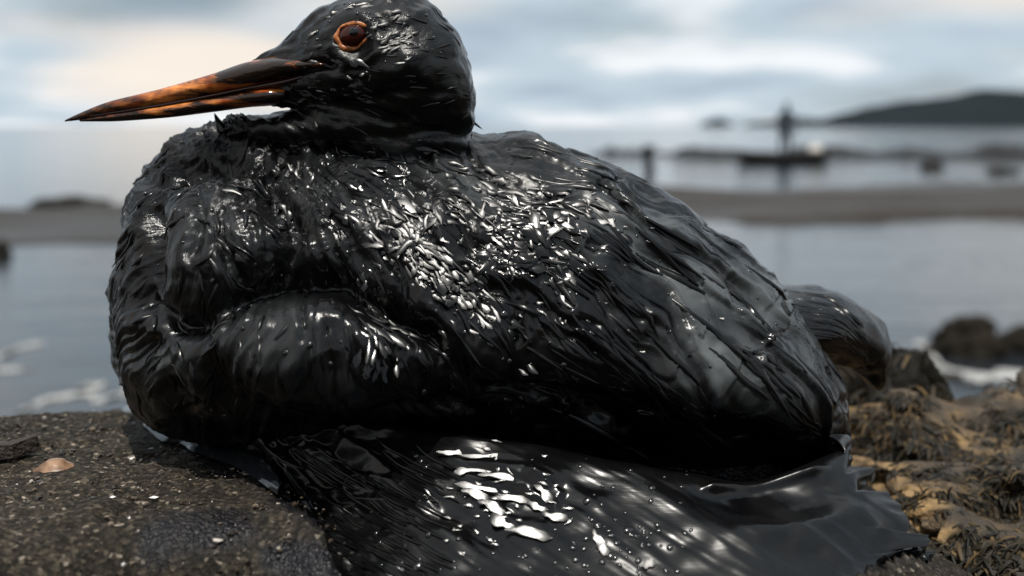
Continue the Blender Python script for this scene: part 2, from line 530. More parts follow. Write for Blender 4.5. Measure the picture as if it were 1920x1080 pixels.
def fronds(name, pts, nrm, parent, n_each, size, mat, seed):
    """short wavy straps of seaweed growing from given points"""
    r = random.Random(seed); V, F = [], []
    for p, nn in zip(pts, nrm):
        for k in range(n_each):
            a = r.uniform(0, 6.283); L = size * r.uniform(0.5, 1.4); w = size * r.uniform(0.05, 0.12)
            base = Vector(p) + Vector((r.gauss(0, size * 0.3), r.gauss(0, size * 0.3), 0))
            dirv = (Vector((math.cos(a), math.sin(a), 0)) + Vector(nn) * r.uniform(0.1, 0.9) + Vector((0, -0.25, -0.1))).normalized()
            side = dirv.cross(Vector(nn)).normalized() * w
            b = len(V); pos = base - Vector(nn) * size * 0.08
            for s in range(5):
                t = s / 4
                ww = side * (0.5 + 1.1 * t - 1.3 * t * t + 0.1)
                V += [pos - ww, pos + ww]
                dirv = (dirv + Vector((r.gauss(0, 0.22), r.gauss(0, 0.22), -0.34))).normalized()
                pos = pos + dirv * L / 4
            F += [(b + 2 * s, b + 2 * s + 1, b + 2 * s + 3, b + 2 * s + 2) for s in range(4)]
    o = mesh_obj(name, [tuple(v) for v in V], F, mat, parent)
    o['kind'] = 'stuff'
    return o

# ------------------------------------------------------------------ shore rock on the right with seaweed
RC = Vector((0.49, 0.70, 0.540))
v, f = rock_mesh(0.29, 0.215, 0.092, 5, 300, 0.20, 2.6)
v = v + np.array(RC)
v[:, 2] += 0.016 * fbm(v[:, 0] * 16, v[:, 1] * 16, v[:, 2] * 16, 2, 77) - 0.008 * np.abs(fbm(v[:, 0] * 42, v[:, 1] * 42, v[:, 2] * 42, 3, 78))
shore_rock = mesh_obj('shore_rock', v, f, M_ROCK, loc=RC)
tag(shore_rock, 'broad tan barnacled rock draped with dark seaweed behind the bird', 'rock')
bvh = BVHTree.FromPolygons([tuple(p) for p in v], [tuple(q) for q in f])
CAMV = Vector((0, 0, CAM_H))
pts, nrm = [], []
patches = [(1655, 790, 80, 62, 150), (1740, 840, 120, 46, 170), (1850, 880, 110, 50, 150), (1905, 790, 50, 55, 80), (1690, 680, 60, 30, 60),
           (1800, 1055, 160, 40, 170), (1745, 890, 60, 18, 30), (1870, 1000, 60, 34, 60), (1620, 690, 45, 40, 60), (1800, 712, 110, 10, 40), (1905, 920, 60, 60, 70), (1700, 745, 60, 22, 45),
           (1720, 935, 25, 14, 14), (1800, 930, 30, 14, 14), (1650, 880, 14, 14, 8)]
for (cx, cy, rx, ry, n) in patches:
    for k in range(n):
        p = at(random.gauss(cx, rx * 0.55), random.gauss(cy, ry * 0.55), 1.0)
        hit = bvh.ray_cast(CAMV, (p - CAMV).normalized())
        if hit[0] is not None and hit[1].z > 0.15:
            pts.append(hit[0]); nrm.append(hit[1])
fronds('seaweed', pts, nrm, shore_rock, 9, 0.011, M_WEED, 3)

c_ = at(1655, 700, 0.84)
stn = rock('shore_stone', 'rounded brown weedy stone rising just behind the drooping tail', (c_.x, 0.84, 0.520), (0.075, 0.075, 0.105), 19, M_DARK, 90, 0.24)
vv, ff = rock_mesh(0.075, 0.075, 0.105, 19, 22, 0.24)
sel = [p for p in vv + np.array(stn.location) if p[2] > 0.560]
fronds('seaweed', sel, [Vector(p - np.array(stn.location)).normalized() for p in sel], stn, 5, 0.016, M_WEED, 18)
wr = at_z(1830, 672, 0.0)
rk = rock('seaweed_rock', 'small dark seaweed-covered rock standing in the shallows with foam round it', (wr.x, wr.y + 0.08, 0.005), (0.125, 0.11, 0.105), 12, M_DARK, 48, 0.35)
vv, ff = rock_mesh(0.125, 0.11, 0.105, 12, 20, 0.35)
vv = vv + np.array(rk.location)
sel = [p for p in vv if p[2] > 0.03]
fronds('seaweed', sel, [Vector(p - np.array(rk.location)).normalized() for p in sel], rk, 9, 0.024, M_WEED, 8)
wr2 = at_z(1925, 668, 0.0)
rock('seaweed_rock', 'low dark rock in the shallows beside the seaweed-covered rock', (wr2.x + 0.07, wr2.y + 0.12, 0.0), (0.12, 0.1, 0.075), 33, M_DARK, 36, 0.35)
rl = at_z(125, 386, 0.0)
rock('mud_hump', 'low dark hump of rock at the edge of the mud bar', (rl.x, rl.y, 0.0), (0.36, 0.3, 0.10), 61, M_DARK, 36, 0.3)
rl = at_z(-5, 480, 0.0)
rock('mud_hump', 'dark stone at the near edge of the mud bar', (rl.x, rl.y, 0.0), (0.09, 0.1, 0.09), 64, M_DARK, 28, 0.3)

# dark reef strip far out
def reef(label, x0, x1, ybase, Y_h, seed):
    a = at_z(x0, ybase, 0); b = at_z(x1, ybase, 0)
    L = (b - a).length; n = 120; m = 14
    t = np.linspace(0, 1, n)
    V = []
    for j in range(m):
        s = j / (m - 1) * 2 - 1
        env = np.sqrt(np.clip(1 - (2 * t - 1) ** 8, 0, 1)) * max(0, 1 - s * s) ** 0.7
        X = a.x + (b.x - a.x) * t; Yy = a.y + 3 + s * 3 * (0.7 + 0.3 * noise3(t * 6, 0, 0, seed)) + 0 * t
        z = -0.06 + env * Y_h * (1.0 + 0.55 * fbm(X * 0.9, Yy * 0.6, 0, 4, seed))
        V.append(np.stack([X, Yy, z], -1))
    o = mesh_obj('reef', np.concatenate(V), grid_faces(n, m), M_REEF)
    return tag(o, label, 'reef', None)
reef('long low dark reef lying under the beached boat', 1300, 1720, 302, 0.26, 71)
reef('short faint reef between the post and the boat reef', 1120, 1300, 296, 0.20, 74)
reef('low dark reef running out of the bay below the headland', 1735, 2300, 303, 0.26, 72)

# ------------------------------------------------------------------ boat, person, post
bp = at_z(1468, 306, 0.0)
boat = empty('rowing_boat', (bp.x, bp.y, 0.0))
tag(boat, 'small dark open boat lying at the reef beside a standing person', 'boat')
def hull():
    n = 25; V = []; ns = 12
    for i in range(n):
        t = i / (n - 1) * 2 - 1
        w = 0.42 * (1 - abs(t) ** 2.6) + 0.012; sheer = 0.20 + 0.10 * t * t; keel = -0.05 + 0.10 * t ** 4
        for j in range(ns):
            a = math.pi * j / (ns - 1)
            V.append((t * 0.98, -w * math.cos(a), sheer - (sheer - keel) * math.sin(a) ** 0.75))
    V2 = [(x * 0.96, y * 0.90, z + 0.035 if k % ns not in (0, ns - 1) else z) for k, (x, y, z) in enumerate(V)]
    F = [(i * ns + j, (i + 1) * ns + j, (i + 1) * ns + j + 1, i * ns + j + 1) for i in range(n - 1) for j in range(ns - 1)]
    o = n * ns
    F += [(o + i * ns + j + 1, o + (i + 1) * ns + j + 1, o + (i + 1) * ns + j, o + i * ns + j) for i in range(n - 1) for j in range(ns - 1)]
    for i in range(n - 1):
        for j in (0, ns - 1):
            F.append((i * ns + j, o + i * ns + j, o + (i + 1) * ns + j, (i + 1) * ns + j))
    return np.array(V + V2), F
hv, hf = hull()
mesh_obj('hull', hv + np.array(boat.location), hf, M_WOOD, boat)
def box(name, c, s, mat, parent=None, bev=0.0):
    bm = bmesh.new(); bmesh.ops.create_cube(bm, size=1)
    for q in bm.verts:
        q.co = Vector((q.co.x * s[0], q.co.y * s[1], q.co.z * s[2])) + Vector(c)
    if bev:
        bmesh.ops.bevel(bm, geom=bm.edges[:], offset=bev, segments=2, affect='EDGES')
    me = bpy.data.meshes.new(name); bm.to_mesh(me); bm.free(); me.materials.append(mat)
    o = bpy.data.objects.new(name, me); COL.objects.link(o)
    if parent:
        o.parent = parent; o.matrix_parent_inverse = parent.matrix_basis.inverted()
    return o
for dx in (-0.35, 0.3):
    box('thwart', (bp.x + dx, bp.y, 0.16), (0.16, 0.74, 0.03), M_WOOD, boat, 0.006)

def skin_body(name, joints, edges, mat, root=0, parent=None, sub=2, loc=(0, 0, 0)):
    me = bpy.data.meshes.new(name)
    me.from_pydata([j[:3] for j in joints], edges, [])
    o = bpy.data.objects.new(name, me); COL.objects.link(o); o.location = loc
    o.modifiers.new('skin', 'SKIN')
    sv = me.skin_vertices[0].data if len(me.skin_vertices) else None
    if sv is None:
        bpy.context.view_layer.objects.active = o
        bpy.ops.mesh.customdata_skin_add()
        sv = me.skin_vertices[0].data
    for k, j in enumerate(joints):
        r = j[3] if isinstance(j[3], tuple) else (j[3], j[3])
        sv[k].radius = r
        sv[k].use_root = (k == root)
    s = o.modifiers.new('sub', 'SUBSURF'); s.levels = sub; s.render_levels = sub
    dg = bpy.context.evaluated_depsgraph_get()
    me2 = bpy.data.meshes.new_from_object(o.evaluated_get(dg))
    o.modifiers.clear(); o.data = me2; me2.name = name
    me2.materials.clear(); me2.materials.append(mat); me2.shade_smooth()
    if parent:
        o.parent = parent
    return o
pp = at_z(1480, 296, 0.0)
J = [(0, 0, .90, (.15, .11)), (0, 0, 1.12, (.14, .10)), (0, .01, 1.36, (.17, .11)), (0, .01, 1.47, (.07, .07)), (0, -.01, 1.56, (.065, .07)), (0, -.02, 1.66, (.085, .095)), (0, -.02, 1.74, (.06, .07)),
     (-.20, .01, 1.38, .058), (-.26, -.04, 1.10, .046), (-.20, -.17, .90, .036), (-.18, -.22, .83, .04),
     (.20, .01, 1.38, .058), (.27, -.02, 1.10, .046), (.24, -.12, .88, .036), (.23, -.16, .81, .04),
     (-.10, 0, .80, .085), (-.12, -.02, .46, .062), (-.13, .02, .08, .046), (-.14, -.12, .03, .04),
     (.10, 0, .80, .085), (.13, .01, .46, .062), (.15, .05, .08, .046), (.16, -.09, .03, .04)]
E = [(0, 1), (1, 2), (2, 3), (3, 4), (4, 5), (5, 6), (2, 7), (7, 8), (8, 9), (9, 10), (2, 11), (11, 12), (12, 13), (13, 14), (0, 15), (15, 16), (16, 17), (17, 18), (0, 19), (19, 20), (20, 21), (21, 22)]
person = skin_body('person', J, E, M_CLOTH, loc=(pp.x, pp.y + 0.5, -0.13))
person.scale = (0.88, 0.88, 0.88)
tag(person, 'person in dark clothes standing ankle-deep beside the beached boat', 'person')
sk = at_z(1512, 304, 0)
v, f = rock_mesh(0.15, 0.13, 0.12, 91, 24, 0.16, 1.6)
sack = mesh_obj('sack', v, f, M_SACK); sack.location = (sk.x, bp.y, 0.28)
tag(sack, 'pale bundled sack lying in the small boat', 'sack')
po = at_z(1216, 322, 0)
post = empty('mooring_post', (po.x, po.y, 0)); tag(post, 'short dark weathered post standing in the shallows', 'post')
th = np.linspace(0, 2 * np.pi, 14, endpoint=False); V = []
for i, z in enumerate(np.linspace(-0.2, 0.42, 12)):
    r = 0.085 * (1 + 0.12 * np.cos(th * 3 + i * 0.3)) * (1 if i < 11 else 0.7)
    V.append(np.stack([po.x + 0.02 * math.sin(i * .5) + r * np.cos(th), po.y + r * np.sin(th), z + 0 * th], -1))
mesh_obj('shaft', np.concatenate(V), ring_faces(12, 14), M_REEF, post)
v, f = rock_mesh(0.12, 0.11, 0.055, 93, 20, 0.25); mesh_obj('weed_cap', v + np.array((po.x, po.y, 0.41)), f, M_DARK, post)
pq = at_z(1145, 290, 0)
rock('reef_stone', 'lone dark stone in the shallows behind the post', (pq.x, pq.y, 0.0), (0.28, 0.2, 0.20), 95, M_REEF, 24)
pq = at_z(1748, 318, 0)
rock('reef_stone', 'rounded dark stone before the reef below the headland', (pq.x, pq.y, 0.0), (0.22, 0.2, 0.16), 96, M_REEF, 24)
pq = at_z(1880, 326, 0)
rock('reef_stone', 'flat grey stone in the shallows below the headland', (pq.x, pq.y, 0.0), (0.26, 0.2, 0.10), 97, M_REEF, 24)

# ------------------------------------------------------------------ foam streaks on the near water
def foam(px_pts, width, seed):
    P = [at_z(a, b, 0.003) for a, b in px_pts]
    n = 40; q = np.linspace(0, len(P) - 1, n); k = np.arange(len(P))
    X = cr(k, [p.x for p in P], q); Yv = cr(k, [p.y for p in P], q)
    V = []
    m = 7
    for j in range(m):
        s = j / (m - 1) * 2 - 1
        w = width * (0.55 + 0.45 * noise3(q * 2.3, s, 0, seed)) * np.sqrt(np.clip(1 - (2 * np.linspace(0, 1, n) - 1) ** 4, 0.02, 1))
        z = 0.002 + 0.010 * (1 - s * s) * (0.6 + 0.4 * noise3(q * 4, s * 2, 1, seed))
        V.append(np.stack([X + 0.02 * noise3(q * 5, s, 2, seed), Yv + s * w + 0.02 * noise3(q * 3, s, 5, seed), z], -1))
    o = mesh_obj('foam', np.concatenate(V), grid_faces(n, m), M_FOAM)
    o['kind'] = 'stuff'
    o['label'] = 'thin streak of pale foam on the shallow water'
    return o
foam([(-40, 680), (10, 664), (45, 650), (78, 644)], 0.05, 1)
foam([(180, 750), (215, 742), (250, 728), (300, 725)], 0.030, 2)
foam([(145, 728), (170, 723), (195, 722)], 0.03, 3)
foam([(40, 772), (90, 750), (140, 742), (175, 741)], 0.016, 4)
foam([(-60, 700), (0, 694), (60, 690)], 0.02, 6)
foam([(1755, 690), (1800, 700), (1860, 705), (1935, 700), (2000, 700)], 0.11, 5)
foam([(1725, 640), (1745, 670), (1775, 692)], 0.05, 7)

# ------------------------------------------------------------------ the oiled bird
Y0 = 0.60
bird = empty('oiled_seabird', (0, Y0, GZ))
tag(bird, 'seabird soaked in glossy black oil, lying on the shore with its orange bill turned aside', 'bird')
NEARK = 0.76
def loft_profile(table, Yc, nsec=72, nring=120, up=1.75, low=2.2, ycurve=None, near_wide=False):
    """table rows: photo x, top y, widest y, bottom y, half depth (m); rings stand upright across the body"""
    T = np.array(table, float)
    k = np.arange(len(T)); q = np.linspace(0, len(T) - 1, nring)
    X, TP, WD, BT, A = [cr(k, T[:, c], q) for c in range(5)]
    V = []
    for x, tp, wd, bt, a in zip(X, TP, WD, BT, A):
        yc = Yc if ycurve is None else Yc + ycurve(x)
        pt, pw, pb = at(x, tp, yc), at(x, wd, yc), at(x, bt, yc)
        pw.z = at(x, wd, yc - (a * NEARK if near_wide else 0)).z
        for s in range(nsec):
            an = 2 * math.pi * s / nsec
            c, sn = math.cos(an), math.sin(an)
            n = up if sn >= 0 else low
            yy = math.copysign(abs(c) ** (2 / n), c) * a * (NEARK if near_wide and c < 0 else 1)
            zz_ = abs(sn) ** (2 / n)
            z = pw.z + (pt.z - pw.z) * zz_ if sn >= 0 else pw.z + (pb.z - pw.z) * zz_
            V.append((pw.x * (1 + yy / yc * (float(sstep(950, 520, x)) * 0.95 if near_wide else 0.0)), yc + yy, z))
    return V, ring_faces(nring, nsec)

BODY = [(212, 598, 602, 606, .004), (216, 540, 604, 662, .030), (224, 470, 608, 705, .048), (238, 402, 612, 735, .064), (264, 330, 618, 765, .080), (302, 288, 626, 786, .092),
        (352, 252, 636, 806, .101), (402, 228, 645, 826, .106), (465, 232, 652, 845, .111), (545, 243, 660, 858, .116), (650, 246, 690, 864, .120), (760, 246, 705, 868, .123), (880, 252, 716, 872, .124),
        (960, 260, 722, 876, .123), (1050, 284, 728, 880, .119), (1150, 324, 735, 886, .112), (1280, 404, 740, 892, .098), (1400, 484, 765, 892, .080), (1470, 546, 785, 890, .066), (1525, 622, 800, 886, .050), (1563, 700, 812, 876, .034), (1585, 780, 824, 864, .017), (1592, 828, 833, 838, .004)]
HEADT = [(462, 120, 150, 190, .003), (480, 108, 150, 196, .006), (515, 88, 150, 198, .0095), (565, 46, 145, 200, .0165), (625, 6, 130, 212, .027), (685, -14, 128, 228, .034), (740, -18, 132, 242, .036), (790, -6, 138, 252, .035), (832, 28, 146, 258, .031), (862, 74, 156, 256, .025), (881, 124, 168, 246, .017), (890, 168, 190, 222, .008), (892, 186, 192, 200, .002)]
YH = 0.578
NECK = [(412, 236, 244, 256, .004), (430, 222, 244, 270, .012), (480, 213, 244, 280, .018), (550, 204, 244, 285, .022), (590, 188, 240, 285, .025), (630, 150, 238, 290, .030), (700, 120, 238, 300, .033), (780, 120, 238, 300, .033), (840, 150, 240, 295, .027), (868, 190, 244, 290, .016), (876, 236, 248, 262, .004)]
parts = []
for tb, yc, up, low in ((BODY, Y0, 1.52, 1.7), (HEADT, YH, 2.0, 2.1), (NECK, 0.590, 2, 2)):
    v, f = loft_profile(tb, yc, 72, 140, up, low, near_wide=(tb is BODY))
    parts.append((v, f))
V, F = [], []
for v, f in parts:
    b = len(V); V += v; F += [tuple(i + b for i in q) for q in f]
body = mesh_obj('body', V, F, M_BODY)
rm = body.modifiers.new('r', 'REMESH'); rm.mode = 'VOXEL'; rm.voxel_size = 0.00115
sm = body.modifiers.new('s', 'SMOOTH'); sm.factor = 0.5; sm.iterations = 10
dg = bpy.context.evaluated_depsgraph_get()
me = bpy.data.meshes.new_from_object(body.evaluated_get(dg))
body.modifiers.clear(); body.data = me; me.name = 'body'

def seg_dist(x, y, pts):
    """distance and side (+ = left of travel on screen) to a polyline, and its parameter 0..1"""
    best = np.full(x.shape, 1e9); side = np.zeros_like(x); par = np.zeros_like(x)
    for k in range(len(pts) - 1):
        (x0, y0), (x1, y1) = pts[k], pts[k + 1]
        dx, dy = x1 - x0, y1 - y0; L2 = dx * dx + dy * dy
        t = np.clip(((x - x0) * dx + (y - y0) * dy) / L2, 0, 1)
        d = np.hypot(x - x0 - t * dx, y - y0 - t * dy)
        m = d < best
        best = np.where(m, d, best)
        side = np.where(m, np.sign(dx * (y - y0) - dy * (x - x0)), side)
        par = np.where(m, (k + t) / (len(pts) - 1), par)
    return best, side, par

n = len(me.vertices)
co = np.empty(n * 3); me.vertices.foreach_get('co', co); co = co.reshape(-1, 3)
nr = np.empty(n * 3); me.vertex_normals.foreach_get('vector', nr); nr = nr.reshape(-1, 3)
px, py = proj(co)
px = px + 14 * fbm(co[:, 0] * 30, co[:, 1] * 30, co[:, 2] * 30, 2, 101)
py = py + 14 * fbm(co[:, 0] * 30, co[:, 1] * 30, co[:, 2] * 30, 2, 103)
face = sstep(-0.05, 0.35, -nr[:, 1] + 0.25 * nr[:, 2])      # the side towards the sea wall of the photograph
is_head = np.maximum(sstep(262, 244, py) * sstep(445, 470, px) * sstep(905, 885, px), 0)
bod = 1 - is_head
D = np.zeros(n)
def groove(pts, depth, width, w=None):
    global D
    d, s, t = seg_dist(px, py, pts)
    taper = np.clip(np.minimum(t, 1 - t) * 6, 0.25, 1)
    D = D - depth * taper * np.exp(-(d / width) ** 2) * face * (bod if w is None else w)
def stepf(pts, hgt, length, sharp=5):
    """one layer lying over another: raised on the + side of the line, fading away from the edge"""
    global D
    d, s, t = seg_dist(px, py, pts)
    taper = np.clip(np.minimum(t, 1 - t) * 5, 0, 1)
    sd = d * s
    D = D + hgt * taper * sstep(-sharp, sharp, sd) * np.exp(-np.maximum(sd, 0) / length) * face * bod
def lump(cx, cy, rx, ry, hgt, ang=0, p=1.0):
    global D
    c, s = math.cos(ang), math.sin(ang)
    dx, dy = px - cx, py - cy
    q = ((dx * c + dy * s) / rx) ** 2 + ((-dx * s + dy * c) / ry) ** 2
    D = D + hgt * np.exp(-q ** p) * face * bod
lump(395, 465, 105, 110, .012, 0, 1.6)
lump(600, 665, 190, 105, .020, 0.05, 1.8)
lump(690, 410, 170, 150, .010, 0.5, 1.3)
lump(950, 440, 220, 150, .008, 0.4)
lump(1335, 690, 140, 105, .010, 0.8)
lump(1480, 760, 70, 100, .006, 0.9)
lump(330, 720, 90, 80, .008)
lump(1010, 800, 210, 90, -.020, 0.25)
lump(1400, 830, 140, 60, -.014, 0.2)
lump(760, 860, 260, 40, -.012, 0.05)
groove([(395, 612), (470, 562), (545, 538), (640, 548), (720, 592), (800, 636), (860, 690)], .016, 24)
groove([(545, 538), (562, 470), (520, 400), (500, 345), (530, 290)], .010, 20)
groove([(300, 340), (285, 450), (262, 560), (320, 625), (400, 618)], .013, 26)
groove([(295, 335), (390, 318), (480, 312)], .013, 30)
groove([(390, 640), (430, 725), (560, 790), (720, 800), (850, 770)], .010, 26)
groove([(860, 690), (920, 745), (1010, 770), (1220, 868), (1330, 930)], .005, 20)
groove([(255, 640), (330, 690), (380, 790)], .006, 22)
groove([(360, 340), (400, 420), (380, 520)], .004, 12)
groove([(440, 380), (430, 470), (480, 540)], .004, 12)
stepf([(1500, 650), (1400, 555), (1300, 485), (1200, 425), (1110, 368), (1040, 332)], .005, 60)
stepf([(1470, 690), (1370, 600), (1290, 545), (1180, 470), (1090, 400)], .004, 50)
stepf([(1240, 640), (1160, 590), (1080, 500), (1050, 420)], .004, 70)
stepf([(1140, 690), (1080, 620), (1010, 560), (930, 520)], .004, 40)
stepf([(1290, 780), (1210, 720), (1100, 640), (1000, 590)], .004, 40)
stepf([(1400, 850), (1260, 760), (1150, 700), (1020, 640)], .004, 45)
stepf([(1560, 830), (1500, 740), (1420, 660), (1350, 610)], .004, 50)
groove([(1100, 362), (1135, 380)], .005, 9)
groove([(1085, 480), (1110, 495)], .005, 9)
# long flowing feathers fan out from the shoulder
dx, dy = px - 430, py - 190
r = np.hypot(dx, dy) + 1e-3
ang = np.arctan2(dy, dx) - 0.27 * np.log(r / 400)
wob = fbm(co[:, 0] * 22, co[:, 1] * 22, co[:, 2] * 22, 3, 55)
a2 = ang + 0.07 * wob
l2 = np.log(r / 100) + 0.10 * fbm(co[:, 0] * 18, co[:, 1] * 18, co[:, 2] * 18, 2, 57)
def scales(da, dl, seed):
    row = np.floor(l2 / dl)
    off = 0.5 * (row % 2) + 0.3 * _hash(row, 0 * row, 0 * row, seed)
    u = a2 / da + off
    g = u - np.floor(u) - 0.5
    cell = np.floor(u)
    q = l2 / dl + 0.42 * (2 * g) ** 2
    fr = q - np.floor(q)
    rnd = _hash(cell, np.floor(q), 0 * row, seed + 1)
    return (fr ** 1.4) * (0.35 + 0.9 * rnd)
matt = sstep(-0.35, 0.35, fbm(co[:, 0] * 13, co[:, 1] * 13, co[:, 2] * 13, 3, 60))
D += 0.0017 * (scales(0.075, 0.17, 3) - 0.4) * bod * sstep(330, 480, px) * (0.35 + 0.65 * matt)
far_f = sstep(520, 800, r)
D += 0.0016 * (1 - np.abs(((a2 / 0.055) % 1) * 2 - 1)) * far_f * bod * (1 - 0.5 * matt)
barb = noise3(a2 * 70, l2 * 5, 0.3, 62) + 0.6 * noise3(a2 * 140, l2 * 9, 0.7, 63)
D += 0.0008 * barb * bod
D += (0.0026 * noise3(a2 * 13, l2 * 3.0, 0.9, 70) + 0.0016 * noise3(a2 * 27, l2 * 5.5, 0.9, 71)) * bod * sstep(380, 520, px)
D += 0.0024 * (0.4 - np.abs(noise3(a2 * 8 + 0.8 * wob, l2 * 4.0, 1.9, 72))) * bod
# matted lumps and tufts everywhere
D += 0.0032 * fbm(co[:, 0] * 24, co[:, 1] * 24, co[:, 2] * 24, 2, 66) * bod
tuft = fbm(co[:, 0] * 90, co[:, 1] * 90, co[:, 2] * 90, 3, 68)
D += 0.0005 * np.abs(tuft) * (bod + 0.25)
left = sstep(620, 420, px) * bod
D += 0.0040 * (0.5 - np.abs(fbm(co[:, 0] * 34, co[:, 1] * 26, co[:, 2] * 34, 2, 69))) * left
# head: short sleek feathers lying back from the bill, cheek fold, sunken eye
ha = np.arctan2(py - 140, px - 430); hr = np.hypot(px - 430, py - 140)
D += is_head * 0.0007 * noise3(ha * 26, hr / 34, 0.2, 81) + is_head * 0.0012 * fbm(co[:, 0] * 70, co[:, 1] * 70, co[:, 2] * 70, 3, 83)
hw = is_head * face
dd, _, _ = seg_dist(px, py, [(470, 128), (560, 130), (620, 118)])
D -= hw * .0030 * np.exp(-(dd / 10) ** 2)
dd, _, _ = seg_dist(px, py, [(520, 165), (600, 185), (700, 180), (780, 150)])
D -= hw * .0022 * np.exp(-(dd / 14) ** 2)
de = np.hypot((px - 662) / 1.2, py - 67)
D += hw * (.0022 * np.exp(-((de - 36) / 12) ** 2) - .0035 * np.exp(-(de / 24) ** 2))
D += hw * .0022 * np.exp(-(((px - 745) / 60) ** 2 + ((py - 110) / 40) ** 2))
co2 = co + nr * D[:, None]
me.vertices.foreach_set('co', co2.ravel()); me.update()
me.materials.clear(); me.materials.append(M_BODY); me.shade_smooth()
painted_sheen = np.zeros(n)  # soft sky sheen painted as paler grey patches on the plumage
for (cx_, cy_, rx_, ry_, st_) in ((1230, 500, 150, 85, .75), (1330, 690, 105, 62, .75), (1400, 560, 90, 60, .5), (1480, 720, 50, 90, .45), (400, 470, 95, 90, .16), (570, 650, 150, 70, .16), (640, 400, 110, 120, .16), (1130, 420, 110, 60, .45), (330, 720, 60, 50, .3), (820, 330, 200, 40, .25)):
    painted_sheen = np.maximum(painted_sheen, st_ * np.exp(-((((px - cx_) * 0.87 + (py - cy_) * 0.5) / rx_) ** 2 + ((-(px - cx_) * 0.5 + (py - cy_) * 0.87) / ry_) ** 2) ** 1.5))
painted_sheen *= np.clip(0.55 + 0.75 * noise3(a2 * 34, l2 * 4, 0.2, 91) + 0.55 * fbm(co[:, 0] * 60, co[:, 1] * 60, co[:, 2] * 60, 3, 92), 0, 1) * face * bod
fat = me.attributes.new('painted_sheen', 'FLOAT', 'POINT'); fat.data.foreach_set('value', painted_sheen.astype(np.float32))
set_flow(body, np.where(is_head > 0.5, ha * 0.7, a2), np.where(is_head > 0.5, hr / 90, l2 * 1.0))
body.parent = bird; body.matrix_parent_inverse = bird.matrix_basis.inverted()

def surf_hit(pxx, pyy, bv):
    p = at(pxx, pyy, 1.0)
    return bv.ray_cast(CAMV, (p - CAMV).normalized())
me.calc_loop_triangles()
tri = np.empty(len(me.loop_triangles) * 3, dtype=np.int32); me.loop_triangles.foreach_get('vertices', tri)
BV = BVHTree.FromPolygons(co2.tolist(), tri.reshape(-1, 3).tolist())

